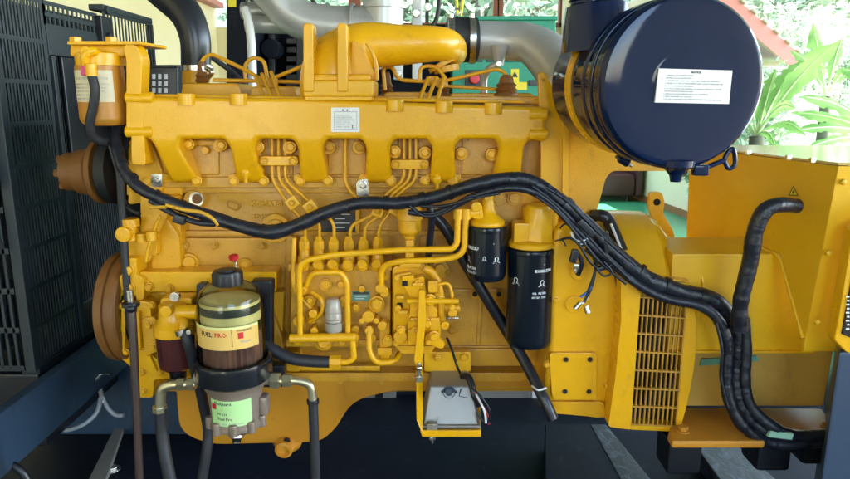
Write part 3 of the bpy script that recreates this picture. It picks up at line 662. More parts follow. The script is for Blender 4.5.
# pump plumbing
def yp(q, r=3.0, bend=11, nm='fuel_pipe', m='yel'):
    m_ = MB(m); m_.pipe(q, r, bend, 14); part(nm, m_, eng)
yp([(300, 336, -.05), (299, 262, -.05), (330, 255, -.055), (400, 250, -.06), (452, 249, -.065), (457, 244, -.065), (458, 214, -.065)])
yp([(381, 285, -.035), (381, 266, -.04), (400, 261, -.06), (440, 260, -.06), (464, 255, -.065), (466, 215, -.065)])
yp([(306, 285, -.02), (311, 273, -.03), (341, 272, -.035), (347, 282, -.035), (348, 336, -.04)], 2.8)
yp([(294, 238, .0), (293, 290, -.01), (314, 311, -.015)], 2.6)
yp([(290, 338, -.05), (356, 337, -.05)], 4.4, 4)
yp([(352, 336, -.05), (354, 358, -.05), (348, 362, -.05), (336, 362, -.05)], 3.2, 8)
yp([(369, 326, -.03), (369, 352, -.04), (376, 363, -.04), (394, 362, -.03), (399, 354, .02)], 3.0, 10)
m_ = MB('cast'); m_.rect(379, 322, 390, 361, -.02, .05, .006); m_.rect(377, 348, 392, 356, -.028, .05, .004); part('feed_block', m_, eng)
for (x, y, r) in ((369, 313, 6), (363, 317, 3), (377, 317, 3), (383, 322, 5), (370, 327, 4.5), (381, 285, 5), (300, 334, 4.6), (355, 334, 5), (315, 310, 4.5), (305, 287, 4), (316, 327, 4), (344, 338, 4)):
    m_ = MB('cast'); m_.disc(x, y, -.005, r, .034, .004); part('pipe_union', m_, eng)
for (x, y) in ((458, 213), (466, 213)):
    m_ = MB('yel'); m_.cyl(P(x, y + 6, -.065), .0115, .026, (0, 0, 1), .003); part('banjo_fitting', m_, eng)
m_ = MB('rubber'); m_.hose([(262, 338, -.03), (272, 349, -.05), (290, 358, -.055), (308, 361, -.055), (332, 362, -.05)], 6); solo('fuel_hose', m_, 'short black fuel hose below the injection pump', 'hose')
m_ = MB('cast'); m_.cyl(P(330, 362, -.05), .018, .028, (1, 0, 0), .002, 8); part('hose_ferrule', m_, eng)
# hand primer
c = P(334, 331, -.03); m_ = MB('milky'); m_.lathe(c, (0, 0, 1), [(0, .020), (.006, .024), (.03, .0235), (.033, .0215), (.036, .0235), (.048, .0225), (.051, .021), (.054, .022), (.066, .021), (.069, .0195), (.078, .019), (.088, .013), (.09, 0)], 28)
m_.use('steel'); m_.lathe(c + Vector((0, 0, .026)), (0, 0, 1), [(0, .0245), (.003, .0245)], 28); part('hand_primer', m_, eng, 'cloudy plastic hand primer on the injection pump')
# governor
m_ = MB('yel')
m_.plate([(392, 268, 3), (404, 262, 8), (425, 262, 12), (438, 278, 12), (442, 300, 8), (441, 340, 6), (430, 347, 6), (392, 347, 3)], -.01, .13, .010)
m_.plate([(393, 275, 4), (412, 272, 4), (411, 338, 6), (394, 340, 5)], -.03, .04, .006)
part('governor_housing', m_, eng)
m_ = MB('yel'); m_.plate([(402, 283, 2), (402, 277, 1), (413, 275, 1), (414, 279), (424, 276, 4), (427, 300, 3), (424, 344, 3), (408, 345, 2), (407, 330), (411, 300)], -.045, .03, .004); part('governor_cover', m_, eng)
m_ = MB('cast'); m_.tube(catmull([P(*q) for q in ((424, 268, -.03), (434, 274, -.03), (440, 290, -.03), (442, 320, -.03))], 6), .010, 12); part('governor_rib', m_, eng)
for (x, y) in ((405, 284), (400, 306), (431, 309)):
    m_ = MB('hole'); m_.rect(x - 3, y - 3, x + 2.5, y + 2, -.0465, .003, .0005); part('spring_slot', m_, eng)
for (x0, y0, x1, y1) in ((396, 296, 404, 300), (398, 311, 408, 315), (412, 283, 423, 287), (410, 318, 422, 322), (428, 281, 438, 293), (408, 330, 420, 333), (430, 318, 440, 330)): m_ = MB('cast'); m_.rect(x0, y0, x1, y1, -.056, .02, .003); part('governor_linkage', m_, eng)
m_ = MB('yel'); m_.cyl(P(407, 301, -.06), .007, .13, (1, 0, 0), .002); part('control_shaft', m_, eng)
for (x, y, r) in ((413, 301, 4), (430, 300, 6), (441, 300, 4.5), (415, 330, 4), (427, 323, 5), (432, 288, 4), (418, 282, 3), (398, 308, 3), (434, 336, 5), (445, 325, 4), (420, 348, 4)):
    bolt(eng, x, y, -.05, r, 'yel', 'hex' if r > 4.2 else 'socket')
m_ = MB('cast'); m_.cyl(P(436, 308, -.02), .012, .062, (1, 0, 0), .003); part('stop_solenoid', m_, eng)
m_ = MB('yel'); m_.plate([(425, 335, 3), (432, 332, 3), (446, 344, 4), (442, 350, 3), (433, 346, 4), (424, 344, 3)], -.045, .02, .003); part('throttle_bracket', m_, eng)
m_ = MB('yel'); m_.plate([(419, 290, 3), (425, 290, 3), (426, 320, 3), (422, 362, 4), (416, 366, 4), (414, 362, 4), (418, 320, 3)], -.075, .014, .003); part('throttle_lever', m_, eng)
m_ = MB('steel'); m_.cyl(P(419, 379, -.075), .0055, .045, (0, 0, 1), .001); m_.ell(P(419, 368, -.08), (.009, .009, .009)); m_.cyl(P(419, 381, -.075), .010, .014, (0, 0, 1), .001, 6); part('ball_joint', m_, eng)
m_ = MB('cast'); m_.lathe(P(410, 243, -.03), (0, 0, 1), [(0, .012), (.02, .016), (.028, .026), (.034, .028), (.060, .028), (.062, .033), (.072, .033), (.076, .030), (.098, .030), (.102, .026)], 28); part('oil_filler', m_, eng)
m_ = MB('cast'); m_.rect(405, 240, 414, 266, -.05, .04, .005); m_.rect(399, 262, 421, 268, -.055, .06, .004); part('filler_neck', m_, eng)
# small bracket under the pump
m_ = MB('yel'); m_.rect(424, 352, 471, 372, .03, .03, .003, 3); part('actuator_bracket', m_, eng)
for x in (438, 464): bolt(eng, x, 356.5, .03, 4.6, 'cast')
m_ = MB('cast'); m_.disc(474, 279, .0, 1, .01); m_.bm.clear(); m_.disc(440, 268, .086, 9, .02, .003); m_.disc(440, 268, .066, 5, .016, .002); part('boss', m_, eng)
# ================================================================== FILTER HEADS AND CANISTERS
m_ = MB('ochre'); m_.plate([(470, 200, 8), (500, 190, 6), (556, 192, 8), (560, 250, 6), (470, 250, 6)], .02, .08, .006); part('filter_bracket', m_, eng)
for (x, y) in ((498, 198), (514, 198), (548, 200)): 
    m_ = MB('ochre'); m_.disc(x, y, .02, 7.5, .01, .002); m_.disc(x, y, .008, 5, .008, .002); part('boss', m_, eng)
FC = P(487, 250, -.045); FR = 19.2 * S(-.045); zt_ = P(487, 225, -.045).z; zb_ = P(487, 279, -.045).z
m_ = MB('yel'); m_.lathe(Vector((FC.x, FC.y, zt_)), (0, 0, 1), [(-.002, FR * .84), (.004, FR * .90), (.010, FR * .88), (.018, FR * .74), (.028, FR * .48), (.040, FR * .36), (.062, FR * .30), (.066, FR * .22)], 36)
m_.cyl(P(457, 213, -.058), .0135, .060, (1, 0, 0), .003); m_.plate([(470, 207, 4), (482, 204, 3), (484, 219, 3), (472, 219, 4)], -.07, .05, .005)
m_.disc(476, 206, -.07, 5, .012, .003); part('fuel_filter_head', m_, eng)
m_ = MB('yel'); m_.lathe(Vector((FC.x + .0, FC.y, P(488, 203, -.045).z)), (0, 0, 1), [(0, .013), (.018, .013), (.020, .011)], 6); part('bleed_screw', m_, eng)
def canister(name, label, c, r, zt_, zb_, texts):
    t = thing(name, label, 'filter', Vector((c.x, c.y, zb_))); h = zt_ - zb_; ax = Vector((c.x, c.y, zb_))
    m_ = MB('canblack'); m_.lathe(ax, (0, 0, 1), [(0, 0), (.002, r * .5), (.001, r * .80), (.004, r * .92), (.012, r * .99), (.02, r), (h - .014, r), (h - .012, r * 1.02), (h - .003, r * 1.02), (h, r * .98), (h + .002, r * .8)], 56)
    part('canister', m_, t)
    m_ = MB('whiteink'); texts(m_, ax, r, h); part('printed_lettering', m_, t)
    return t
M['canblack'] = mat('gloss_black_can', (.003, .007, .014), .17, spec=.35, var=(.006, .010, .018), vscale=10)
def drop(m_, ax, r, a, z, s_):      # emblem: ring with a foot line
    f = cyl_fn(ax, r, a, z); n = 18
    for k in range(n):
        t0, t1 = 2 * math.pi * k / n, 2 * math.pi * (k + 1) / n
        b = bmesh.new(); q = [(math.sin(t0) * s_, math.cos(t0) * s_ * 1.15), (math.sin(t1) * s_, math.cos(t1) * s_ * 1.15), (math.sin(t1) * s_ * .72, math.cos(t1) * s_ * .85), (math.sin(t0) * s_ * .72, math.cos(t0) * s_ * .85)]
        if 8 <= k <= 9: continue
        b.faces.new([b.verts.new(f(x, y, .0006)) for x, y in q]); m_.add(b)
    for sx in (-1, 1):
        b = bmesh.new(); b.faces.new([b.verts.new(f(x * sx, y, .0006)) for x, y in ((s_ * .3, -s_ * 1.05), (s_ * 1.3, -s_ * 1.05), (s_ * 1.3, -s_ * 1.3), (s_ * .3, -s_ * 1.3))]); m_.add(b)
    b = bmesh.new(); b.faces.new([b.verts.new(f(x, y, .0006)) for x, y in ((-s_ * 1.8, -s_ * 1.7), (s_ * 1.8, -s_ * 1.7), (s_ * 1.8, -s_ * 1.9), (-s_ * 1.8, -s_ * 1.9))]); m_.add(b)
def t1(m_, ax, r, h):
    z = ax.z
    m_.text('KOMATSU', cyl_fn(ax, r, -1.62, z + h * .60), .011, .0006, bold=.0004); drop(m_, ax, r, -1.25, z + h * .42, .005)
    m_.text('FUEL FILTER', cyl_fn(ax, r, -1.6, z + h * .24), .0085, .0006); m_.text('600 311 3111', cyl_fn(ax, r, -1.6, z + h * .16), .0085, .0006)
    drop(m_, ax, r, .42, z + h * .45, .0055); drop(m_, ax, r, -.22, z + h * .47, .0035)
    m_.text('.', cyl_fn(ax, r, .2, z + h * .72), .02, .0006)
canister('fuel_filter', 'shorter black spin-on fuel filter hanging left of the tall oil filter', FC, FR, zt_, zb_, t1)
OC = P(529.5, 300, -.04); OR = 22.8 * S(-.04, 300); zt_ = P(531, 247, -.04).z; zb_ = P(527, 344, -.04).z
def t2(m_, ax, r, h):
    z = ax.z
    m_.text('KOMATSU', cyl_fn(ax, r, .02, z + h * .80), .0100, .0006, bold=.0004); drop(m_, ax, r, .36, z + h * .70, .0055)
    m_.text('OIL  FILTER', cyl_fn(ax, r, -.06, z + h * .585), .0072, .0006, bold=.0002); m_.text('600 211 1231', cyl_fn(ax, r, -.08, z + h * .545), .0068, .0006, bold=.0002)
    m_.text('.', cyl_fn(ax, r, .40, z + h * .87), .02, .0006); drop(m_, ax, r, -.80, z + h * .71, .006)
canister('oil_filter', 'tall black spin-on oil filter with white lettering on the yellow head', OC, OR, zt_, zb_, t2)
m_ = MB('yel'); m_.lathe(Vector((OC.x, OC.y, zt_)), (0, 0, 1), [(.001, OR * .90), (.004, OR * .99), (.014, OR * .99), (.019, OR * .9), (.021, OR * .6)], 40)
c8 = Vector((P(538, 240, -.04).x, OC.y - .0, zt_ + .015)); m_.lathe(c8, (0, 0, 1), [(0, .042), (.085, .036), (.092, .030)], 8)
m_.box(c8 + Vector((-.045, -.005, .024)), (.04, .05, .055), .006)
m_.cyl(c8 + Vector((.036, .0, 0)), .012, .085, (0, 0, 1), .003); m_.box(c8 + Vector((.03, .0, .084)), (.04, .03, .02), .006)
part('oil_filter_head', m_, eng)
m_ = MB('cast'); m_.box(c8 + Vector((0, .04, .05)), (.07, .08, .07), .008); m_.cyl(c8 + Vector((-.06, .03, .03)), .016, .06, (1, 0, 0), .003); part('oil_cooler_pipe', m_, eng)

# ================================================================== FLYWHEEL HOUSING, SUMP, LIFTING BRACKET
m_ = MB('yel')
m_.plate([(556, 226, 8), (598, 226, 4), (616, 242, 14), (625, 290, 20), (622, 350, 20), (612, 402, 6), (604, 421, 8), (552, 412, 6), (540, 400, 6), (546, 378, 6), (550, 340, 10), (552, 250, 10)], -.07, .5, .014, 0, 3)
part('flywheel_housing', m_, eng)
m_ = MB('cast'); m_.plate([(538, 402, 3), (604, 402, 3), (606, 418, 3), (560, 414, 3), (545, 413, 3)], -.082, .18, .005); part('housing_foot', m_, eng)
m_ = MB('cast'); m_.tube(catmull([P(*q) for q in ((605, 234, -.062), (617, 262, -.062), (624, 300, -.062), (621, 350, -.062), (610, 400, -.062))], 8), .007, 10); part('housing_rim', m_, eng)
m_ = MB('yel'); m_.plate([(549, 353, 5), (597, 353, 5), (597, 400, 5), (552, 400, 5)], -.082, .03, .003); part('cover_plate', m_, eng)
cpv = bpy.data.objects['cover_plate']
for (x, y) in ((566, 359.5), (590, 359.5), (565, 391.5), (589, 391.5)):
    m_ = MB('cast'); m_.disc(x, y, -.082, 3.7, .002, .0006); m_.use('hole'); m_.disc(x, y, -.0845, 2.5, .0012, .0003); part('bolt_hole', m_, cpv)
bolt(eng, 547, 364, -.072, 3.6, 'cast')
for (x, y) in ((562, 240), (590, 236), (608, 256), (616, 300), (614, 345), (606, 385), (556, 300)): bolt(eng, x, y, -.070, 3.4, 'yel')
m_ = MB('yel'); m_.disc(578, 272, -.07, 8, .008, .003); m_.disc(574, 304, -.07, 9, .006, .003); part('housing_boss', m_, eng)
# big side plate that carries the air cleaner
m_ = MB('cast')
m_.plate([(566, 118, 3), (585, 136), (640, 160, 4), (700, 160, 3), (702, 171, 2), (612, 171, 6), (606, 178, 4), (594, 222, 4), (598, 236, 3), (552, 240, 3), (552, 118, 3)], .03, .035, .005)
part('air_cleaner_bracket', m_, eng)
m_ = MB('yel'); m_.plate([(538, 72, 3), (545, 72, 3), (569, 119, 4), (568, 232, 2), (540, 232, 2), (541, 150)], .012, .016, .005); part('lifting_bracket', m_, eng)
m_ = MB('yel'); m_.plate([(563, 112, 2), (569, 119, 4), (568, 232, 1), (562, 232, 1)], .004, .025, .004); part('bracket_edge', m_, eng)
bolt(eng, 543, 80, .012, 1.6, 'ochre', 'dome'); bolt(eng, 574, 232, -.0, 4, 'ochre', 'dome')
m_ = MB('tan'); m_.rect(540, 100, 562, 236, .045, .05, .01); part('rear_head_cover', m_, eng)
# sump
def sumpwarp(v): 
    zz = P(400, 392, .06).z
    return Vector((v.x, v.y + max(0, (zz - v.z)) * .22, v.z))
m_ = MB('sump'); M['sump'] = mat('sump_paint', (.58, .255, .02), .38, var=(.48, .20, .02), vscale=5, bump=.15, bscale=120, rvar=.08, dirt=(.2, .10, .03), dscale=7, dlo=.58, dhi=.85)
m_.warp = sumpwarp
m_.plate([(175, 380, 2), (548, 380, 2), (548, 389, 2), (392, 391, 14), (352, 402, 22), (334, 434, 20), (318, 449, 18), (205, 452, 26), (176, 438, 22)], .055, .40, .016, 0, 3)
part('oil_pan', m_, eng)
m_ = MB('sump'); m_.lathe(P(287, 440, .115), (0, -1, -.12), [(0, .044), (.02, .030), (.04, .026), (.05, .025), (.052, .017), (.045, .015), (.045, 0)], 24); m_.use('hole'); m_.lathe(P(287, 440, .073), (0, -1, -.12), [(0, .010), (.003, .010)], 6); part('drain_plug', m_, eng)
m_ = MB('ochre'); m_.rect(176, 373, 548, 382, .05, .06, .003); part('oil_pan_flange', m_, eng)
# ================================================================== TIMING GEAR CASE AND FRONT END
m_ = MB('cast')
m_.plate([(125, 226, 5), (150, 224, 4), (178, 200, 8), (182, 240, 4), (182, 290, 4), (128, 290, 4)], .06, .3, .008)
m_.rect(126, 160, 182, 196, .065, .2, .006)
m_.plate([(140, 196, 5), (178, 196, 5), (160, 230, 10), (150, 262, 8), (142, 262, 4)], .03, .06, .010, 0)
part('timing_gear_case', m_, eng)
m_ = MB('cast'); m_.plate([(150, 222, 8), (164, 214, 8), (180, 236, 8), (181, 270, 8), (166, 284, 8), (150, 280, 8)], .045, .05, .010); part('gear_cover', m_, eng)
m_ = MB('cast'); m_.rect(121, 232, 157, 256, .02, .08, .006, 3); m_.disc(131, 231, .02, 8, .05, .006); part('mounting_block', m_, eng)
m_ = MB('cast'); m_.cyl(P(131, 240, .0), 6.5 * S(0), 20 * S(0), (0, 0, 1), .004); m_.cyl(P(131, 226, .0), 8.5 * S(0), 8 * S(0), (0, 0, 1), .004); part('stud', m_, eng)
m_ = MB('cast'); m_.cyl(P(142, 242, .0), 5 * S(0), 9 * S(0), (0, 0, 1), .003); part('stud', m_, eng)
m_ = MB('cast'); m_.cyl(P(152, 240, -.01), 5 * S(0), 9 * S(0), (0, 0, 1), .003); part('stud', m_, eng)
m_ = MB('yel'); m_.plate([(123, 258, 2), (136, 258, 2), (137, 275), (144, 278, 3), (144, 300, 3), (119, 300, 3), (119, 278, 3), (123, 272)], -.01, .09, .005); part('front_bracket', m_, eng)
bolt(eng, 129, 270, -.01, 6, 'yel'); bolt(eng, 129, 287, -.01, 6.5, 'yel'); bolt(eng, 149, 287, -.0, 4.5, 'cast'); bolt(eng, 169, 289, -.0, 4.5, 'cast')
m_ = MB('yel'); m_.plate([(138, 272, 3), (276, 272, 3), (276, 292, 3), (138, 292, 3)], .005, .07, .010, 0, 3); part('water_rail', m_, eng)
m_ = MB('yel'); m_.plate([(117, 298, 4), (124, 296, 3), (139, 298, 3), (151, 304, 6), (156, 345, 6), (150, 362, 4), (140, 358, 4), (132, 369, 4), (118, 356, 6), (117, 345, 4), (112, 340, 4), (112, 320, 4)], -.0, .25, .010, 0, 3)
m_.plate([(134, 300, 3), (150, 302, 4), (154, 344, 6), (143, 352, 4), (136, 340, 6)], -.016, .04, .006)
part('front_housing', m_, eng)
m_ = MB('yel'); m_.plate([(146, 350, 4), (164, 366, 3), (196, 366, 3), (196, 377, 3), (154, 380, 3), (153, 398, 3), (133, 398, 3), (138, 380, 4), (138, 350, 4)], -.02, .10, .006); part('engine_mount', m_, eng)
m_ = MB('cast'); m_.rect(138, 292, 200, 376, .05, .2, .006); m_.rect(160, 300, 198, 312, .03, .05, .006); part('gear_case_lower', m_, eng)
m_ = MB('cast'); m_.plate([(268, 292, 3), (284, 292, 2), (282, 346, 3), (270, 346, 3)], .04, .06, .005); part('case_rib', m_, eng)
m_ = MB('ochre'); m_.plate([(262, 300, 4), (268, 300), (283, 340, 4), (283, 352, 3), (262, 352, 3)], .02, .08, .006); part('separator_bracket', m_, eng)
# spill cup details
m_ = MB('cast'); m_.hose([(161, 216, .0), (155, 228, .0), (148, 250, .0), (146, 262, 0)], 1.8); part('vent_pipe', m_, eng)
m_ = MB('steel'); m_.disc(153, 237, -.0, 3, .02); part('pipe_clip', m_, eng)
# crank damper, water pump pulley
m_ = MB('rust'); c = Vector((P(117, 300, .09).x, .09, P(84, 316, .0).z))
m_.lathe(c, (1, 0, 0), [(0, .10), (0, .140), (.006, .148), (.026, .150), (.028, .144), (.033, .144), (.035, .150), (.055, .150), (.060, .145), (.062, .125), (.03, .11), (.03, .05), (.09, .045)], 72); part('crank_damper', m_, eng)
m_ = MB('black'); c2 = c + Vector((.062, 0, 0)); m_.lathe(c2, (1, 0, 0), [(0, .09), (0, .116), (.008, .118), (.014, .109), (.022, .118), (.028, .109), (.036, .118), (.042, .09)], 64); part('crank_pulley', m_, eng)
HX = Vector((P(68, 175, .14).x, .14, P(66, 175, .06).z)); m_ = MB('rust'); c = HX.copy(); m_.lathe(c, (1, 0, 0), [(0, .03), (.0, .052), (.03, .052), (.034, .06), (.07, .065), (.085, .085), (.10, .088), (.105, .05)], 36)
for k in range(6):
    a_ = k * math.pi / 3; m_.cyl(c + Vector((-.012, math.cos(a_) * .040, math.sin(a_) * .040)), .011, .05, (1, 0, 0), .002, 6)
part('fan_hub', m_, eng)
c = P(108, 200, .33)
m_ = MB('fans'); m_.lathe(HX + Vector((.11, 0, 0)), (1, 0, 0), [(0, .05), (0, .085), (.03, .09), (.034, .05)], 48); part('fan_pulley', m_, eng)
hub = HX + Vector((-.17, 0, 0))
for k in range(7):
    a_ = k * 2 * math.pi / 7 + .3; m_ = MB('fans'); d = Vector((0, math.cos(a_), math.sin(a_))); e = Vector((0, -math.sin(a_), math.cos(a_)))
    p0 = hub + d * .05; p1 = hub + d * .30
    m_.poly([p0 - e * .04 + Vector((-.02, 0, 0)), p0 + e * .04 + Vector((.03, 0, 0)), p1 + e * .08 + Vector((.03, 0, 0)), p1 - e * .07 + Vector((-.04, 0, 0))], Vector((.004, 0, 0)), 0); part('fan_blade', m_, eng)
m_ = MB('rubber'); pts = []
A, B_, ra, rb = Vector((c2.x + .02, .09, HX.z)), c2 + Vector((.02, 0, 0)), .088, .116
for k in range(13): a_ = math.pi * k / 12; pts.append(Vector((A.x, A.y + ra * math.cos(a_), A.z + ra * math.sin(a_))))
for k in range(13): a_ = math.pi + math.pi * k / 12; pts.append(Vector((A.x, B_.y + rb * math.cos(a_), B_.z + rb * math.sin(a_))))
pts.append(pts[0]); m_.tube(pts, .010, 8); part('fan_belt', m_, eng)
# thermostat / front dark hoses
m_ = MB('cast'); m_.plate([(128, 140, 4), (150, 140, 5), (164, 176, 8), (160, 200, 5), (128, 205, 4)], .05, .15, .008); part('thermostat_housing', m_, eng)
m_ = MB('steel'); m_.rect(151, 174, 162, 187, -.0, .004, .001, 1.5); part('loom_clip', m_, eng); bolt(eng, 156.5, 180, -.002, 3.6, 'steel')
m_ = MB('steel'); m_.plate([(356, 183, 4), (361, 179, 3), (368, 179, 3), (369, 196, 1), (357, 196, 1)], -.015, .004, .001); part('loom_clip', m_, eng); bolt(eng, 363, 185, -.017, 3.6, 'steel')

# extra relief on the front casting
m_ = MB('yel')
for q in ([(122, 300), (126, 300), (124, 352), (120, 350)], [(136, 312), (139, 312), (141, 350), (138, 350)], [(146, 356), (150, 356), (158, 374), (154, 374)], [(166, 368), (169, 368), (172, 377), (169, 377)]):
    m_.plate([(x, y, 1) for x, y in q], -.03, .03, .003)
part('casting_rib', m_, eng)
m_ = MB('cast'); m_.plate([(140, 318, 6), (156, 316, 6), (160, 352, 8), (144, 356, 5)], -.02, .03, .006); part('casting_pad', m_, eng)
for (x, y, r) in ((149, 325, 3.6), (153, 347, 3.6), (160, 372, 3.4), (188, 372, 3.4), (142, 372, 3.6), (143, 391, 3.6), (152, 305, 3.4), (121, 306, 3.0), (126, 352, 3.0)): bolt(eng, x, y, -.022, r, 'yel')
for (x, y, r) in ((176, 222, 4.2), (184, 246, 3.8), (214, 246, 3.4), (262, 246, 3.4), (160, 262, 4.2), (206, 282, 3.6), (256, 282, 3.6), (168, 206, 4), (448, 272, 3.8), (530, 272, 4), (452, 330, 3.6), (505, 330, 3.6), (450, 240, 3.8), (310, 381, 3.4), (408, 381, 3.4), (508, 381, 3.4)): bolt(eng, x, y, .072, r, 'ochre')

# more pump fittings
for (x, y, r, h) in ((427, 308, 17, .030), (427, 308, 11, .050), (401, 330, 7, .055), (345, 300, 6, .02), (310, 300, 7, .015), (385, 290, 5, .03), (388, 338, 6, .03), (300, 318, 6, .03), (340, 322, 4, .02), (362, 288, 4, .012), (341, 284, 4, .012), (372, 336, 5, .02), (356, 328, 5, .02), (452, 308, 5, .05)):
    m_ = MB('cast'); m_.disc(x, y, .0, r, h, .004, r2=r * .94); part('pump_boss', m_, eng)
for (x, y, Y, r) in ((437, 295, -.032, 3.2), (436, 321, -.032, 3.2), (416, 296, -.032, 3), (310, 300, -.016, 4), (401, 330, -.056, 4.2), (297, 281, -.003, 3), (297, 342, -.01, 3), (386, 277, -.003, 3.2), (387, 343, -.01, 3.2), (345, 300, -.02, 3.6), (385, 290, -.03, 3), (388, 338, -.03, 3.6), (300, 318, -.03, 3.6), (428, 342, -.05, 3), (396, 343, -.035, 3), (397, 278, -.035, 3), (452, 308, -.05, 3)):
    bolt(eng, x, y, Y, r, 'yel')
for x in (312, 327, 342, 356, 371): bolt(eng, x, 268, -.008, 2.6, 'cast')
m_ = MB('cast'); m_.plate([(395, 346, 2), (436, 346, 2), (430, 354, 3), (402, 354, 3)], -.02, .06, .004); part('governor_foot', m_, eng)
m_ = MB('yel'); m_.pipe([(437, 285, -.04), (448, 282, -.04), (452, 292, -.04), (452, 304, -.04)], 1.8, 6); part('fuel_pipe', m_, eng)
m_ = MB('cast'); m_.pipe([(309, 322, -.02), (322, 314, -.035), (323, 300, -.035), (312, 292, -.02)], 2, 6); part('fuel_pipe', m_, eng)
m_ = MB('steel')
pts = [P(446, 318, -.05) + Vector((i * .00055, math.cos(i * .9) * .004, math.sin(i * .9) * .004)) for i in range(60)]; m_.tube(pts, .0009, 5); part('return_spring', m_, eng)
m_ = MB('cast'); m_.plate([(286, 352, 3), (300, 352, 3), (300, 372, 3), (286, 372, 3)], .04, .04, .004); m_.plate([(300, 366), (380, 366), (380, 371), (300, 371)], .05, .02, .003); part('pump_bracket', m_, eng)
# ================================================================== COOLANT FILTER (left)
CC = P(102.5, 100, .02); CR = 21.5 * S(.02); zt_ = P(101, 66, .02).z; zb_ = P(101, 125, .02).z
t = thing('coolant_filter', 'yellow coolant filter with cream label beside the radiator guard', 'filter', Vector((CC.x, CC.y, zb_)))
m_ = MB('rust2'); M['rust2'] = mat('amber_yellow_paint', (.50, .215, .018), .38, var=(.42, .17, .02), vscale=6, dirt=(.2, .09, .02), dscale=9)
m_.lathe(Vector((CC.x, CC.y, zb_)), (0, 0, 1), [(0, 0), (0, CR * .8), (.008, CR * .94), (.018, CR), (zt_ - zb_ - .01, CR), (zt_ - zb_, CR * .98)], 48); part('canister', m_, t)
m_ = MB('creamlab'); z0, z1 = P(101, 102, .02).z, P(101, 71, .02).z; patch(m_, CC, CR, -1.0, .95, z0, z1)
m_.use('greyink'); m_.text('CORROSION RESISTOR', cyl_fn(CC, CR, -.85, z1 - .022), .0085, .0009)
for i in range(5): m_.text('CHANGE EVERY 250 HOURS  SEE MANUAL'[:34 - i * 2], cyl_fn(CC, CR, -.85, z1 - .034 - i * .0085), .0048, .0009)
part('paper_label', m_, t)
m_ = MB('yel'); m_.rect(67, 41, 141, 44.5, -.02, .16, .004, 2); m_.rect(69, 44, 125, 57, .0, .10, .008); m_.cyl(P(101, 66, .02), CR * 1.02, .03, (0, 0, 1), .004)
part('filter_head', m_, t)
for x in (76, 112): m_ = MB('yel'); m_.cyl(P(x, 43, .02), .014, .014, (0, 0, 1), .002, 6); part('bolt', m_, t)
m_ = MB('yel'); m_.hose([(86, 66, -.04), (85, 56, -.045), (92, 51, -.04), (98, 54, -.02)], 4.4); m_.cyl(P(92, 76, -.05), .0125, .028, (0, 0, 1), .002); m_.disc(88, 52, -.04, 5.5, .014, .003); part('elbow', m_, t)
m_ = MB('pink'); m_.rect(80, 66, 87.5, 75.5, -.055, .02, .003); part('magenta_tag', m_, t)
m_ = MB('yel'); m_.plate([(122, 44, 8), (136, 44, 10), (142, 58, 4), (141, 95, 3), (146, 165, 3), (131, 165, 3), (131, 134), (126, 130, 3), (126, 60, 3)], -.014, .05, .006); part('filter_bracket', m_, eng, None)
m_ = MB('rubber'); m_.hose([(92, 76, -.05), (95, 90, -.055), (93, 108, -.05), (90, 122, -.045), (93, 136, -.03), (104, 142, -.0), (114, 138, .04)], 4.6); solo('coolant_hose', m_, 'black coolant hose curling down in front of the cream label', 'hose')
# large black hose top left with clamp
m_ = MB('blackhose'); M['blackhose'] = mat('smooth_black_rubber', (.012, .013, .018), .3, var=(.02, .022, .028), vscale=8)
m_.tube(catmull([P(*q) for q in ((140, -30, .30), (166, -6, .28), (186, 14, .26), (195, 38, .25), (196, 66, .25))], 9), [17 * S(.25), 16 * S(.25), 15 * S(.25), 14 * S(.25), 13.5 * S(.25)], 32)
solo('air_hose', m_, 'thick black air hose coming down at the top left', 'hose')
m_ = MB('steel'); m_.lathe(P(196, 71, .25), (0, 0, 1), [(0, 14.6 * S(.25)), (.014, 14.6 * S(.25))], 40); m_.box(P(207, 69, .20), (.03, .02, .018), .003); solo('hose_clamp', m_, 'steel band clamp around the foot of the thick black hose', 'clamp')
m_ = MB('cast'); m_.tube([P(196, 92, .25), P(196, 68, .25)], 12.5 * S(.25), 28); part('water_outlet', m_, eng)
# ================================================================== RADIATOR AND GUARD
XR = P(9, 150, .05).x
def yof(px, py): return PX(px, py, XR).y
yn = .05; y1 = yof(97, 20); y1b = yof(103, 20); yf = yof(152, 30)
ztop = P(10, -12, .05).z; zbot = PX(32, 371, XR).z; ztop2 = PX(150, 24, XR).z
rad = thing('radiator', 'dark slate radiator with slotted guard panels at the left edge', 'radiator', Vector((XR - .05, .2, .4)))
zr = PX(101, 5, XR).z
def guard(name, ya, yb, za, zb, nrow, nslat, m='grill'):
    m_ = MB(m); H_ = zb - za; W_ = yb - ya; rows = [za + H_ * k / nrow for k in range(nrow + 1)]
    for z in rows: m_.box(Vector((XR, (ya + yb) / 2, z)), (.004, W_, .012), .0008)
    for k in range(nslat + 1):
        y = ya + W_ * k / nslat; m_.box(Vector((XR, y, (za + zb) / 2)), (.0032, .008 if 0 < k < nslat else .02, H_), .0006)
    return part(name, m_, rad)
yc = yof(60, 160); zc0 = PX(60, 57, XR).z; zc1 = PX(60, 28, XR).z
guard('guard_panel', yn, yc, zbot, ztop, 9, 16)
guard('guard_panel', yc + .004, y1, zc1, ztop, 2, 12)
guard('guard_panel', y1b + .01, yf, PX(130, 64, XR).z, ztop2, 1, 15)
m_ = MB('grill'); m_.box(Vector((XR + .002, (yc + y1) / 2, (zc1 + zc0) / 2)), (.005, y1 - yc, zc1 - zc0 - .006), .001); m_.box(Vector((XR, yc + .012, (zc0 + zbot) / 2)), (.02, .02, zc0 - zbot), .002); part('blank_plate', m_, rad)
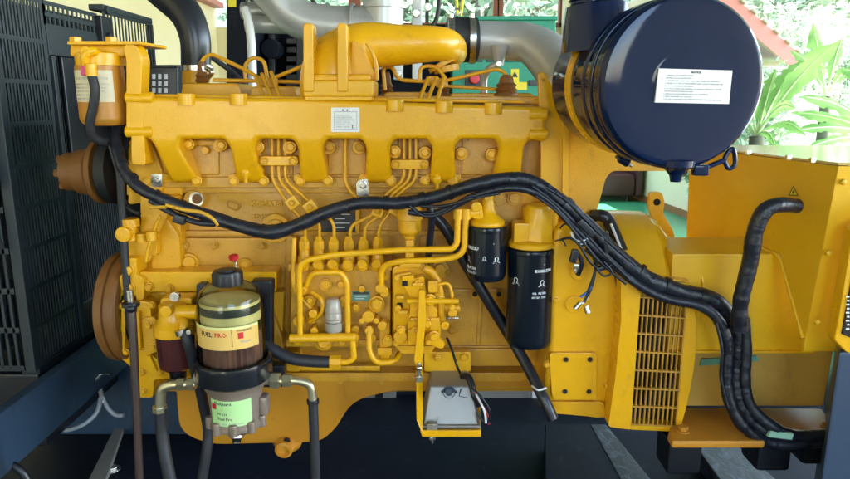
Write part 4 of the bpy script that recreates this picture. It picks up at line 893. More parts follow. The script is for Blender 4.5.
m_ = MB('black'); m_.box(Vector((XR + .006, (yc + y1) / 2 + .03, (zc0 + PX(70, 158, XR).z) / 2)), (.012, y1 - yc - .04, zc0 - PX(70, 158, XR).z), .004); part('rubber_flap', m_, rad)
m_ = MB('black'); m_.box(Vector((XR + .006, (y1 + y1b) / 2, (ztop + zc1) / 2 - .03)), (.03, y1b - y1 + .03, ztop - zc1 + .06), .004); part('guard_post', m_, rad)
for z in (PX(98, 10, XR).z, PX(98, 36, XR).z):
    m_ = MB('grill'); m_.cyl(Vector((XR + .02, (y1 + y1b) / 2, z)), .013, .012, (1, 0, 0), .002, 6); part('bolt', m_, rad)
m_ = MB('fin'); m_.box(Vector((XR - .21, (yn + yf) / 2, (ztop2 + zbot) / 2)), (.10, yf - yn - .04, ztop2 - zbot), .004)
for k in range(60): m_.box(Vector((XR - .158, yn + .03 + (yf - yn - .06) * k / 59, (ztop2 + zbot) / 2)), (.006, .004, ztop2 - zbot - .02), 0)
part('cooling_core', m_, rad)
m_ = MB('grill'); hgt = ztop - zbot
m_.box(Vector((XR - .012, yn - .006, (ztop + zbot) / 2)), (.028, .012, hgt + .02), .003)
m_.box(Vector((XR - .02, (yn + yf) / 2, zbot - .012)), (.05, yf - yn, .02), .003)
m_.box(Vector((XR - .02, (y1b + yf) / 2, ztop2 + .012)), (.05, yf - y1b, .02), .003); m_.box(Vector((XR - .012, yf + .006, (ztop2 + zbot) / 2)), (.028, .012, ztop2 - zbot), .003)
part('guard_frame', m_, rad)
m_ = MB('grill'); xw = .30
for k in range(10): m_.box(Vector((XR - .03 - xw / 2, yn - .006, zbot + hgt * k / 9)), (xw, .006, .016), .001)
for k in range(14): m_.box(Vector((XR - .045 - k * .022, yn - .006, (ztop + zbot) / 2)), (.008, .006, hgt), .001)
part('front_guard', m_, rad)
m_ = MB('fans'); zs_ = PX(125, 66, XR).z; m_.box(Vector((XR + .13, y1 + .10, (zs_ + zbot) / 2 - .05)), (.30, .01, zs_ - zbot + .1), .004); part('fan_shroud', m_, rad)
m_ = MB('black'); m_.box(Vector((XR - .15, (yn + yf) / 2, zbot - .13)), (.30, yf - yn, .22), .008); part('radiator_foot', m_, rad)
m_ = MB('black'); m_.rect(146, 66, 178, 130, .55, .1, .01); m_.use('wht')
for i in range(3):
    for j in range(4): m_.rect(152 + i * 6, 74 + j * 7, 155 + i * 6, 79 + j * 7, .545, .01, .001)
solo('slotted_junction_box', m_, 'black slotted box behind the yellow filter bracket', 'box')
# ================================================================== ALTERNATOR (generator head)
AY, AR = .112, .237; az = P(660, 297, AY).z
xa, xb, xc = P(618, 320, -.11).x, P(686, 320, -.11).x, P(700, 300, .1).x
gen = thing('alternator', 'yellow generator head with barred air grille and large terminal box', 'generator', Vector((P(720, 300, .2).x, .24, .42)))
m_ = MB('gloss'); M['gloss'] = mat('smooth_yellow_paint', (.76, .41, .008), .22, var=(.70, .36, .010), vscale=3, bump=.03, bscale=200, dirt=(.4, .22, .06), dscale=6, dlo=.62, dhi=.9)
def arc_shell(mb, x0, x1, r0, r1, a0, a1, th, n=40):
    b = bmesh.new(); prev = None
    def pt(x, r, a): return Vector((x, AY - math.cos(a) * r, az + math.sin(a) * r))
    for k in range(n + 1):
        a_ = a0 + (a1 - a0) * k / n; row = [b.verts.new(pt(x0, r0, a_)), b.verts.new(pt((x0 + x1) / 2, max(r0, r1) if r0 != r1 else r0, a_)), b.verts.new(pt(x1, r1, a_)), b.verts.new(pt(x1, r1 - th, a_)), b.verts.new(pt(x0, r0 - th, a_))]
        if prev:
            for i in range(5): b.faces.new((prev[i], prev[(i + 1) % 5], row[(i + 1) % 5], row[i]))
        else: b.faces.new(row)
        prev = row
    b.faces.new(prev[::-1]); mb.add(b, .002)
arc_shell(m_, P(620, 320, -.11).x, P(666, 320, -.11).x, AR + .004, AR + .002, R(17), R(175), .02)
arc_shell(m_, xa - .07, P(620, 320, -.11).x, AR + .001, AR + .003, R(48), R(175), .02)
# tapered shoulder towards the terminal box
b = bmesh.new(); prev = None; xs = P(662, 320, -.11).x
for k in range(31):
    a_ = R(17) + (R(175) - R(17)) * k / 30; row = []
    for (x, r) in ((xs, AR + .002), (xs + .025, AR - .006), (xs + .06, AR - .045), (xs + .085, AR - .10), (xs + .085, AR - .12), (xs, AR - .02)): row.append(b.verts.new((x, AY - math.cos(a_) * r, az + math.sin(a_) * r)))
    if prev:
        for i in range(6): b.faces.new((prev[i], prev[(i + 1) % 6], row[(i + 1) % 6], row[i]))
    else: b.faces.new(row)
    prev = row
b.faces.new(prev[::-1]); m_.add(b)
part('upper_cowl', m_, gen)
GYP = -.126
m_ = MB('yel'); m_.plate([(621, 277, 2), (642, 278, 2), (631, 430, 2), (608, 427, 4), (615, 380), (621, 320)], GYP, .12, .006)
m_.plate([(631, 424), (678, 427), (678, 432), (631, 430)], GYP, .05, .002); m_.plate([(640, 276), (690, 281), (690, 286), (640, 281)], GYP, .03, .002)
part('end_bracket', m_, gen)
m_ = MB('yel'); m_.plate([(687, 284, 3), (693, 298, 8), (697, 325, 12), (695, 364, 12), (688, 402, 10), (680, 430, 3), (676, 430, 2)], GYP + .006, .22, .012, 0, 3); part('bearing_ring', m_, gen)
m_ = MB('hole'); m_.plate([(638, 280), (690, 284), (678, 428), (629, 426)], GYP + .035, .02, .001); part('fan_cavity', m_, gen)
m_ = MB('black')
for i in range(6):
    m_.plate([(643 + i * 8, 290), (646 + i * 8, 290), (637 + i * 8, 420), (634 + i * 8, 420)], GYP + .028, .006, .002)
part('fan_vanes', m_, gen)
m_ = MB('grillpaint'); M['grillpaint'] = mat('dusty_yellow_grille_paint', (.50, .25, .02), .45, var=(.34, .17, .04), vscale=14, dirt=(.14, .08, .04), dscale=12, dlo=.5, dhi=.7)
for k in range(11):
    t_ = k / 10; xt_, xb_2 = 641 + 47 * t_, 630 + 46 * t_; m_.plate([(xt_ - .75, 280 + 4 * t_), (xt_ + .75, 280 + 4 * t_), (xb_2 + .75, 426 + t_), (xb_2 - .75, 426 + t_)], GYP + .003, .008, .0008)
for k in range(9):
    t_ = k / 8; yy = 279 + 146 * t_; x0, x1 = 641 - 11 * t_, 689 - 12 * t_; m_.plate([(x0, yy - .9), (x1, yy + 2.2 * (1 - t_) - .9 + 1.4), (x1, yy + 2.2 * (1 - t_) + .9 + 1.4), (x0, yy + .9)], GYP, .010, .0008)
part('air_grille', m_, gen)
m_ = MB('yel'); m_.plate([(650, 192, 4), (662, 192, 4), (665, 203, 3), (663, 213, 3), (674, 232, 3), (676, 243, 2), (668, 240, 2), (652, 218, 4), (649, 206, 3)], .22, .018, .004); m_.use('wallhole'); M['wallhole'] = M['hole']
m_.disc(656.5, 202, .221, 3.4, .006, .001); part('lifting_lug', m_, gen)
# terminal box : the side facing the engine recedes, the front face is cut by the picture edge
BN = P(838, 166, -.25); zt_ = BN.z; BF = PZ(690, 147.5, zt_); zb_ = P(805, 352, -.24).z
bd = (BN - BF); bd.z = 0; bd.normalize(); tbn = Vector((-bd.y, bd.x, 0)); tbn = tbn if tbn.x < 0 else -tbn
def TB(px, py, off=0):
    q = ray(px, py); s_ = (BN - CAMLOC).dot(tbn) / q.dot(tbn); return CAMLOC + q * s_ + tbn * off
def tbpoly(mb, pts, th, base=.0, bev=.0015): return mb.poly([TB(x, y) + tbn * (base + th) for x, y in pts], -tbn * th, bev)
m_ = MB('sheet'); tbpoly(m_, [(838, 166), (690, 147.5), (686, 242), (738, 237), (780, 254), (804, 340), (803, 352)], .03, -.03, .003)
m_.poly([BN + Vector((.0, -.001, 0)), BN + Vector((.5, -.001, 0)), Vector((TB(803, 352).x + .5, TB(803, 352).y, zb_)), TB(803, 352)], Vector((.004, .02, 0)), .002)
part('terminal_box', m_, gen)
tb = bpy.data.objects['terminal_box']
m_ = MB('sheet'); pp = fillet([TB(737, 238) + tbn * .003, TB(780, 255) + tbn * .003, TB(804, 338) + tbn * .003], .02); m_.tube(pp, .0042, 10); part('folded_edge', m_, tb)
M['lid'] = mat('glossy_lid_paint', (.62, .42, .12), .16, coat=1, bump=.04, bscale=12)
m_ = MB('lid'); m_.poly([BN + Vector((0, 0, .001)), BN + Vector((.5, 0, .001)), BF + Vector((.6, 0, .001)), BF + Vector((0, 0, .001))], Vector((0, 0, .006)), .002); part('box_lid', m_, gen)
for (x, y) in ((843, 182), (828, 253), (817, 322)):
    bolt(gen, x, y, -.253, 3.0, 'sheet', 'dome')
for (x, y) in ((748, 154.5), (788, 159.5), (812, 162.5)):
    m_ = MB('steel'); q = PZ(x, y, zt_ + .006); m_.cyl(q, .007, .010, (0, 0, 1), .001, 6); part('bolt', m_, gen)
def warn(px, py, s_, par):
    m_ = MB('warn'); tbpoly(m_, [(px, py - s_), (px + s_ * .8, py + s_ * .6), (px - s_ * .8, py + s_ * .6)], .001, .0005, 0)
    m_.use('ink'); k = [(px, py - s_), (px + s_ * .8, py + s_ * .6), (px - s_ * .8, py + s_ * .6)]
    for i in range(3):
        a_, c_ = TB(*k[i]) + tbn * .002, TB(*k[(i + 1) % 3]) + tbn * .002; m_.tube([a_, c_], .0009, 6)
    tbpoly(m_, [(px + .6, py - s_ * .45), (px - s_ * .22, py + .3), (px, py + .3), (px - .7, py + s_ * .5), (px + s_ * .25, py - .5), (px + .2, py - .5)], .0006, .0016, 0)
    part('warning_sticker', m_, par, 'yellow and black electric shock warning triangle')
warn(794, 192, 5.6, tb)
# stator housing with chamfered shoulder
p0, p1, p2 = P(738, 237, .03), P(780, 254, -.095), P(803, 351, -.105); xl = P(662, 300, -.05).x; xr = P(812, 351, -.105).x
def along(mb, prof, x0, x1, bev=.003): mb.poly([Vector((x0, y, z)) for y, z in prof], Vector((x1 - x0, 0, 0)), bev)
m_ = MB('sheet'); along(m_, [(.12, p0.z - .08), (p0.y, p0.z), (p1.y, p1.z), (p2.y, p2.z), (.12, p2.z)], xl, xr, .004); part('stator_housing', m_, gen)
zl = P(760, 407, -.08).z
m_ = MB('tan'); along(m_, [(.5, p2.z - .002), (-.085, p2.z - .002), (-.075, zl), (.5, zl)], xl - .02, P(831, 380, -.09).x, .003); part('stator_body', m_, gen)
m_ = MB('sheet'); along(m_, [(.0, p2.z + .003), (-.115, p2.z + .003), (-.115, p2.z - .003), (.0, p2.z - .003)], xl, xr, .001); part('body_seam', m_, gen)
m_ = MB('warn'); m_.rect(703, 299, 720, 307, -.108, .004, .0004); m_.use('ink'); m_.plate([(708, 300.5), (713, 306), (704, 306)], -.109, .001, 0); part('warning_sticker', m_, gen, 'small yellow sticker at the bend of the cables')
m_ = MB('teal'); m_.poly([P(702, 359, -.09), P(757, 356, -.09), P(759, 361, -.09), P(700, 366, -.09)], Vector((0, .005, 0)), .0004); part('rating_plate', m_, gen, 'thin green rating plate behind the cables')
m_ = MB('yel'); m_.pipe([(686, 258, -.07), (697, 262, -.08), (703, 280, -.1), (704, 340, -.1)], 1.2, 6); part('edge_trim', m_, gen)
# feet
def foot(pts, Z, th, lab=None):
    m_ = MB('sump'); m_.poly([PZ(x, y, Z) for x, y in pts], Vector((0, 0, -th)), .006); part('mounting_foot', m_, gen)
ZF = P(700, 425, -.12).z
foot([(676, 407), (742, 407), (750, 430), (766, 441), (672, 441), (668, 434)], ZF, .02)
foot([(742, 407), (822, 408), (830, 420), (832, 432), (762, 437), (750, 425)], ZF - .003, .02)
for (x, y) in ((683, 431), (827, 427)):
    m_ = MB('rust2'); q = PZ(x, y, ZF); m_.cyl(q, .016, .004, (0, 0, 1), .001); m_.cyl(q, .012, .014, (0, 0, 1), .002, 6); part('bolt', m_, gen)
for (x, y) in ((670, 441), (760, 438), (806, 432)):
    m_ = MB('black'); q = PZ(x + 16, y, ZF - .02); m_.box(q + Vector((0, .04, -.045)), (.085, .09, .09), .010); part('rubber_mount', m_, gen)

# ================================================================== AIR CLEANER
fc = P(685, 84, -.40); RR = 86 * S(-.40, 84); ax = Vector((-.10, 1, .02)).normalized()
ac = thing('air_cleaner', 'large glossy blue-tinted black air cleaner drum with white notice label', 'air cleaner', fc + Vector((0, .2, -RR)))
L_ = .40
m_ = MB('drum')
m_.lathe(fc, ax, [(.030, RR * .90), (.034, RR * .965), (.05, RR * .985), (.16, RR * .985), (.165, RR * .95), (L_ - .05, RR * .93), (L_ - .015, RR * .88), (L_, RR * .74), (L_ + .03, RR * .50), (L_ + .03, 0)], 96)
part('drum_body', m_, ac)
m_ = MB('drum')
m_.lathe(fc, ax, [(.0008, 0), (.0008, RR * .36), (.0014, RR * .38), (.0016, RR * .42), (.0018, RR * .66), (.0012, RR * .70), (.0014, RR * .88), (.003, RR * .955), (.010, RR * .995), (.020, RR * 1.005), (.028, RR * .995), (.032, RR * .955), (.04, RR * .95)], 96)
part('end_cover', m_, ac)
for d_, r_ in ((.056, .998), (.10, .992)):
    m_ = MB('drum'); m_.lathe(fc + ax * d_, ax, [(0, RR * .97), (.001, RR * r_), (.008, RR * (r_ + .012)), (.016, RR * (r_ + .012)), (.022, RR * r_), (.023, RR * .97)], 96); part('band', m_, ac)
m_ = MB('yel'); m_.lathe(fc + ax * .205, ax, [(0, RR * .94), (.001, RR * .975), (.030, RR * .975), (.031, RR * .94)], 96); part('support_strap', m_, ac, 'yellow strap around the drum')
top = fc + ax * .17 + Vector((-.11, 0, RR * .80))
m_ = MB('drum'); m_.lathe(top, (-.08, 0, 1), [(-.06, .075), (.03, .062), (.035, .05)], 48); part('inlet_neck', m_, ac)
m_ = MB('drum'); m_.lathe(top + Vector((-.003, 0, .033)), (-.05, 0, 1), [(0, .052)] + [(.004 + i * .0035, .052 + (.004 if i % 2 else 0)) for i in range(14)], 40); part('hose_clamp', m_, ac)
# notice label on the cover
def on_face(px, py, off=.0):
    q = ray(px, py); p0 = fc - ax * off; s_ = (p0 - CAMLOC).dot(ax) / q.dot(ax); return CAMLOC + q * s_
off0 = .003
m_ = MB('white'); m_.poly([on_face(*q, .0025) for q in ((659, 68.5), (732.5, 70.5), (729, 104), (655, 102.5))], ax * .0060, 0)
m_.use('greyink'); ux = (on_face(732.5, 70.5) - on_face(659, 68.5)); uy = on_face(659, 68.5) - on_face(655, 102.5); W_ = ux.length; H_ = uy.length; ux.normalize(); uy.normalize(); o_ = on_face(655, 102.5, .0027)
def lf(x0, y0): return lambda x, y, z: o_ + ux * (x0 + x) + uy * (y0 + y) - ax * (z + .0001)
m_.use('ink'); m_.text('NOTICE', lf(W_ * .44, H_ * .885), .0052, .0002, bold=.0002)
m_.use('greyink')
lines = ['1. SERVICE THE ELEMENT WHEN', 'THE INDICATOR SHOWS RED', '2. LOOSEN THE CLAMP AND TAKE THE COVER OFF THE BODY', '3. DRAW OUT THE OUTER ELEMENT AND CLEAN IT WITH DRY AIR', 'FROM THE INSIDE OF THE PLEATS', '4. DO NOT STRIKE THE ELEMENT OR WASH IT WITH HOT WATER',
         'CHECK FOR HOLES WITH A LAMP', '5. REPLACE BOTH ELEMENTS AFTER SIX CLEANINGS', '6. WIPE THE INSIDE OF THE BODY', '7. FIT THE COVER WITH THE ARROW UP AND TIGHTEN THE CLAMP']
for i, s_ in enumerate(lines): m_.text(s_, lf(W_ * .10, H_ * (.79 - i * .078)), .0037, .0002)
part('notice_label', m_, ac, 'white notice label with fine grey print on the drum cover')
# clamp latch under the drum
q0 = on_face(676, 170, -.03)
m_ = MB('drum'); m_.lathe(on_face(677, 160, -.02), (0, 0, -1), [(0, .034), (.012, .033), (.018, .022), (.03, .012), (.042, .010)], 20); part('dust_valve', m_, ac)
m_ = MB('drum'); m_.tube([on_face(692, 173, -.02), on_face(725, 160, -.02)], .005, 10); m_.box(on_face(700, 170, -.02), (.03, .02, .022), .004); part('clamp_bolt', m_, ac)
m_ = MB('drum'); pp = [on_face(*q, -.02) for q in ((724, 160), (728, 152), (733, 149), (735, 158), (734, 166), (728, 168), (724, 160))]; m_.tube(catmull(pp, 5), .0045, 10); part('wing_handle', m_, ac)
m_ = MB('drum'); m_.tube([on_face(620, 158, -.17), on_face(628, 163, -.17)], .010, 10); m_.use('steel'); m_.tube([on_face(616, 156, -.17), on_face(632, 166, -.17)], .004, 8); part('strap_screw', m_, ac)
# intake pipe between duct and cleaner
m_ = MB('silver'); m_.tube(catmull([P(*q) for q in ((474, 40, .34), (505, 41, .33), (530, 44, .30), (552, 60, .24), (568, 84, .17))], 8), [17.5 * S(.33), 17.5 * S(.33), 18 * S(.33), 22 * S(.3), 24 * S(.25)], 36)
solo('intake_pipe', m_, 'fat silver intake pipe running right to the air cleaner', 'pipe')
m_ = MB('silver'); m_.lathe(P(499, 66, .28), (0, 0, 1), [(0, .012), (.012, .013), (.03, .018), (.055, .026)], 20); m_.use('steel'); m_.disc(499, 64, .262, 3, .01); solo('restriction_port', m_, 'silver boss hanging under the intake pipe', 'fitting')
m_ = MB('silver'); m_.hose([(499, 64, .27), (489, 69, .28), (484, 80, .30), (484, 100, .3)], 3.6); solo('drip_tube', m_, 'thin silver tube dropping from the boss under the intake pipe', 'tube')
m_ = MB('rubber'); m_.tube([P(448, 40, .33), P(476, 40, .34)], 20.5 * S(.33), 36); o = solo('rubber_coupling', m_, 'black rubber coupling between yellow duct and silver pipe', 'coupling')
for (x, lab) in ((451, 'steel band clamp on the left end of the black coupling'), (472, 'steel band clamp on the right end of the black coupling')):
    m_ = MB('steel'); m_.tube([P(x - 3, 40, .33), P(x + 3, 40, .33)], 21.8 * S(.33), 40); m_.tube([P(x, 18, .30), P(x, 14, .30)], .007, 10); solo('band_clamp', m_, lab, 'clamp')
# ================================================================== WATER SEPARATOR
WC = P(233, 350, -.13); k_ = S(-.13, 350); WX, WYc = WC.x, WC.y
def wzc(py): return P(233, py, -.13).z
def wz(py): return P(233, py, -.185).z
zr = wz(378)
ws = thing('water_separator', 'clear bowled fuel water separator with brown cast base', 'filter', Vector((WX, WYc, wz(440))))
C0 = Vector((WX, WYc, 0))
m_ = MB('pleat'); rr = 29 * k_; zz = wz(372)
b_ = bmesh.new(); n = 60; lo = []; hi = []
for i in range(n):
    a_ = 2 * math.pi * i / n; r_ = rr * (1 if i % 2 else .89)
    lo.append(b_.verts.new((WX + math.sin(a_) * r_, WYc - math.cos(a_) * r_, zr))); hi.append(b_.verts.new((WX + math.sin(a_) * r_, WYc - math.cos(a_) * r_, wz(336))))
for i in range(n): b_.faces.new((lo[i], lo[(i + 1) % n], hi[(i + 1) % n], hi[i]))
b_.faces.new(hi); m_.add(b_); part('filter_element', m_, ws)
m_ = MB('darkgreen'); m_.cyl(Vector((WX, WYc, wz(337))), rr * .99, wz(306) - wz(337), (0, 0, 1), .004, 64)
m_.use('paleyel'); m_.lathe(Vector((WX, WYc, wz(309))), (0, 0, 1), [(0, rr * 1.0), (.008, rr * 1.0)], 64); m_.lathe(Vector((WX, WYc, wz(326))), (0, 0, 1), [(0, rr * 1.0), (.022, rr * 1.0)], 64)
part('element_cap', m_, ws)
m_ = MB('clear'); br = 32.5 * k_
m_.lathe(C0, (0, 0, 1), [(wz(374), br), (wz(366), br), (wz(312), br * .985), (wzc(298), br * .95), (wzc(290), br * .86), (wzc(285), br * .66), (wzc(283), br * .5)], 64); part('clear_bowl', m_, ws)
m_ = MB('labgold'); patch(m_, C0, br * 1.0, -1.15, 1.15, wz(347), wz(327), .0006, 20); m_.use('paleyel'); patch(m_, C0, br * 1.0, -1.15, 1.15, wz(327), wz(324.5), .0006, 20)
m_.use('ink'); m_.text('FUEL', cyl_fn(C0, br, -.70, wz(334)), .0150, .0012, bold=.00025); m_.use('red'); m_.text('PRO', cyl_fn(C0, br, -.21, wz(334)), .0150, .0012, bold=.00025)
m_.use('ink'); m_.rect(0, 0, 1, 1, 5, .001, 0) if False else None
patch(m_, C0, br, .28, .30, wz(344), wz(327.5), .0009, 3); m_.text('Fleetguard', cyl_fn(C0, br, .42, wz(329.5)), .0085, .0012); m_.use('red'); patch(m_, C0, br, .46, .62, wz(336.5), wz(330.5), .0009, 4)
m_.use('greyink'); m_.text('FH 234', cyl_fn(C0, br, .52, wz(341)), .0085, .0012)
part('front_label', m_, ws, 'golden label with black and red lettering on the clear bowl')
m_ = MB('black'); cr = 15 * k_; b_ = bmesh.new(); n = 48; rings = []
for z_, q_ in ((wzc(285), .80), (wzc(283), 1.0), (wzc(273), 1.0), (wzc(270.5), .9)):
    rings.append([b_.verts.new((WX - .002 + math.sin(2 * math.pi * i / n) * cr * q_ * (1 if (i // 3) % 2 else .94), WYc - math.cos(2 * math.pi * i / n) * cr * q_ * (1 if (i // 3) % 2 else .94), z_)) for i in range(n)])
for A2, B3 in zip(rings, rings[1:]):
    for i in range(n): b_.faces.new((A2[i], A2[(i + 1) % n], B3[(i + 1) % n], B3[i]))
b_.faces.new(rings[-1]); b_.faces.new(rings[0][::-1]); m_.add(b_); m_.lathe(Vector((WX - .002, WYc, wzc(270.5))), (0, 0, 1), [(0, cr * .6), (.004, cr * .55), (.004, 0)], 24); part('vent_cap', m_, ws)
m_ = MB('blackring'); M['blackring'] = mat('gloss_black_ring', (.007, .009, .012), .22, coat=.3); rg_ = 38 * k_; b_ = bmesh.new(); n = 96; rings = []
for z_, q_ in ((wz(387), .90), (wz(385), .97), (wz(370), 1.0), (wz(366), .98), (wz(365), .90), (wz(369), .84)):
    rings.append([b_.verts.new((WX + math.sin(2 * math.pi * i / n) * rg_ * q_ * (1.03 if (i // 4) % 3 == 0 and .93 < q_ < .98 else 1), WYc - math.cos(2 * math.pi * i / n) * rg_ * q_ * (1.03 if (i // 4) % 3 == 0 and .93 < q_ < .98 else 1), z_)) for i in range(n)])
for A2, B3 in zip(rings, rings[1:]):
    for i in range(n): b_.faces.new((A2[i], A2[(i + 1) % n], B3[(i + 1) % n], B3[i]))
b_.faces.new(rings[0][::-1]); m_.add(b_); part('collar_ring', m_, ws)
m_ = MB('brown'); m_.lathe(C0, (0, 0, 1), [(wz(442), 0), (wz(442), 12 * k_), (wz(437), 20 * k_), (wz(433), 27 * k_), (wz(429), 27.5 * k_), (wz(425), 25.5 * k_), (wz(400), 26.5 * k_), (wz(392), 31 * k_), (wz(388), 33 * k_)], 56)
for a_ in (-1.25, -.55, .12, .8, 1.4, 2.6, -2.6): m_.cyl(Vector((WX + math.sin(a_) * 26.5 * k_, WYc - math.cos(a_) * 26.5 * k_, wz(434))), .011, wz(423) - wz(434), (0, 0, 1), .004, 16)
m_.cyl(Vector((WX - 24 * k_, WYc, wz(387))), 7.5 * k_, 16 * k_, (-1, 0, 0), .004); m_.cyl(Vector((WX + 22 * k_, WYc, wz(387))), 7.5 * k_, 14 * k_, (1, 0, 0), .004); m_.box(Vector((WX + 29 * k_, WYc, wz(414))), (.022, .04, .05), .008)
part('cast_base', m_, ws)
m_ = MB('greenlab'); patch(m_, C0, 26.6 * k_, -.78, .85, wz(425), wz(400), .0006, 18)
m_.use('red'); patch(m_, C0, 26.6 * k_, -.72, -.50, wz(409), wz(403.5), .0012, 4); m_.use('ink'); m_.text('Fleetguard', cyl_fn(C0, 26.6 * k_, -.58, wz(404)), .0105, .001, bold=.0001); m_.text('FH 234', cyl_fn(C0, 26.6 * k_, -.45, wz(414)), .0085, .001); m_.text('Fuel Pro', cyl_fn(C0, 26.6 * k_, -.45, wz(419)), .011, .001, bold=.0001)
m_.use('greyink'); m_.text('12 V   10 A   heater inside', cyl_fn(C0, 26.6 * k_, -.55, wz(423)), .0065, .001)
part('side_label', m_, ws, 'green and cream label with red square on the cast base')
m_ = MB('steel'); m_.lathe(Vector((WX + .003, WYc - .02, wz(439))), (0, -.3, -1), [(0, .016), (.012, .017), (.018, .011), (.026, .010), (.028, 0)], 16); part('drain_knob', m_, ws)
m_ = MB('black'); m_.rect(250, 281, 272, 296, -.06, .04, .006); m_.rect(262, 290, 272, 380, -.05, .03, .006); m_.rect(196, 284, 206, 370, -.055, .03, .006, 3); m_.rect(255, 366, 284, 388, -.06, .04, .006); part('mounting_bracket', m_, ws)
# fittings
def brass_elbow(pp, r, par=ws): m_ = MB('brass'); m_.pipe(pp, r, 12, 16); return part('elbow_fitting', m_, par)
brass_elbow([(196, 384, -.13), (172, 384, -.13), (161, 388, -.13), (160, 408, -.13)], 5)
for x in (178, 188): m_ = MB('brass'); m_.cyl(P(x, 384, -.13), .0165, .018, (1, 0, 0), .002, 6); part('union_nut', m_, ws)
m_ = MB('brass'); m_.cyl(P(160, 411, -.13), .0185, .014, (0, 0, 1), .002, 8); part('union_nut', m_, ws)
brass_elbow([(270, 381, -.13), (298, 380, -.13), (311, 384, -.13), (313, 402, -.13)], 4.4)
for (x, r_) in ((271, .021), (283, .0165)): m_ = MB('brass'); m_.cyl(P(x, 380.5, -.13), r_, .022, (1, 0, 0), .002, 6); part('union_nut', m_, ws)
m_ = MB('black'); m_.cyl(P(313, 403, -.13), .0155, .010, (0, 0, 1), .002); part('hose_clamp', m_, ws)
m_ = MB('rubber'); m_.hose([(161, 408, -.13), (162, 430, -.13), (165, 455, -.14), (172, 490, -.15)], 6.2); solo('fuel_hose', m_, 'black fuel hose dropping from the left brass elbow', 'hose', None)
m_ = MB('rubber'); m_.hose([(313, 400, -.13), (314, 430, -.13), (315, 460, -.13), (316, 490, -.13)], 4.9); solo('fuel_hose', m_, 'black fuel hose dropping straight from the right brass elbow', 'hose')
# ================================================================== SEDIMENT BOWL FILTER
SX = P(176, 348, -.08); k2 = S(-.08, 350)
def sz(py): return P(176, py, -.08).z
sb = thing('sediment_bowl', 'small dark amber sediment bowl under a yellow head', 'filter', Vector((SX.x, SX.y, sz(376)))); SC_ = Vector((SX.x, SX.y, 0))
m_ = MB('amber'); m_.lathe(SC_, (0, 0, 1), [(sz(368), 0), (sz(368), 13 * k2), (sz(365), 17 * k2), (sz(358), 18 * k2), (sz(330), 18.6 * k2)], 40); part('bowl', m_, sb)
m_ = MB('yel'); m_.lathe(SC_, (0, 0, 1), [(sz(334), 18.5 * k2), (sz(333), 20 * k2), (sz(324), 20 * k2), (sz(321), 17 * k2), (sz(316), 14 * k2), (sz(304), 13 * k2), (sz(302), 9 * k2)], 14); m_.cyl(P(178, 312, -.1), .018, .05, (1, 0, 0), .003); m_.disc(170, 308, -.1, 6, .03, .004); m_.plate([(160, 298, 4), (192, 298, 4), (192, 312, 4), (160, 312, 4)], -.07, .05, .006); part('filter_head', m_, sb)
m_ = MB('black'); m_.lathe(SC_, (0, 0, 1), [(sz(380), 5 * k2), (sz(377), 8 * k2), (sz(368), 9 * k2)], 20); part('drain_knob', m_, sb)
m_ = MB('steel'); m_.disc(176, 296, -.09, 5, .012); part('air_screw', m_, sb)
m_ = MB('rubber'); m_.hose([(184, 330, -.13), (189, 345, -.135), (196, 372, -.10), (203, 402, -.06), (208, 430, -.05), (206, 455, -.06), (200, 490, -.07)], 5.6); solo('drain_hose', m_, 'black hose running down behind the separator base', 'hose')
m_ = MB('steel'); m_.tube([P(181, 329, -.13), P(183, 334, -.13)], 7 * S(-.13), 24); m_.disc(190, 331, -.15, 2.5, .012); solo('hose_clip', m_, 'steel clip on the hose beside the sediment bowl', 'clip')
m_ = MB('cast'); m_.hose([(180, 318, -.10), (184, 322, -.12), (183, 330, -.13)], 4.6); part('hose_spigot', m_, sb)
# dipstick and red knob
m_ = MB('oldrod'); M['oldrod'] = mat('brown_rubber_tube', (.055, .032, .025), .4, var=(.03, .02, .018), vscale=12)
m_.hose([(131, 302, -.12), (133, 330, -.13), (136, 400, -.14), (140, 490, -.15)], 4.1); m_.use('black'); m_.cyl(P(131, 306, -.12), .021, .010, (0, 0, 1), .003); m_.ell(P(131, 308, -.13), (.014, .014, .012)); m_.use('steel'); m_.cyl(P(131, 302, -.12), .008, .03, (0, 0, 1)); solo('breather_tube', m_, 'brown rubber breather tube hanging upright left of the sediment bowl', 'tube')
m_ = MB('red'); m_.lathe(P(235, 262, -.02), (-.1, -.3, 1), [(0, .003), (.006, .006), (.010, .012), (.018, .012), (.021, .006)], 20); m_.use('steel'); m_.cyl(P(236, 268, -.02), .003, .016, (0, 0, 1)); m_.use('cast'); m_.cyl(P(237, 275, -.02), .006, .02, (0, 0, 1)); solo('dipstick', m_, 'dipstick with small red knob above the separator cap', 'dipstick')
# ================================================================== ELECTRONICS BOX
eb = thing('actuator_box', 'grey cast electronic box on a yellow shelf below the pump', 'box', P(452, 430, -.06))
m_ = MB('alu'); bt = [P(430, 386, -.06), P(472, 386, -.06), P(477, 427, -.10), P(423, 429, -.10)]
b = bmesh.new(); zt_ = bt[0].z; zb_ = P(450, 427, -.10).z; xl0, xr0 = P(430, 386, -.06).x, P(472, 386, -.06).x; xl1, xr1 = P(423, 428, -.10).x, P(478, 428, -.10).x
v = [b.verts.new(q) for q in ((xl0, -.06, zt_), (xr0, -.06, zt_), (xr1, -.10, zb_), (xl1, -.10, zb_), (xl0 + .004, .045, zt_ + .004), (xr0 - .004, .045, zt_ + .004), (xr1, .05, zb_), (xl1, .05, zb_))]
for f in ((0, 1, 2, 3), (4, 5, 1, 0), (5, 6, 2, 1), (7, 4, 0, 3), (6, 5, 4, 7), (3, 2, 6, 7)): b.faces.new([v[i] for i in f])
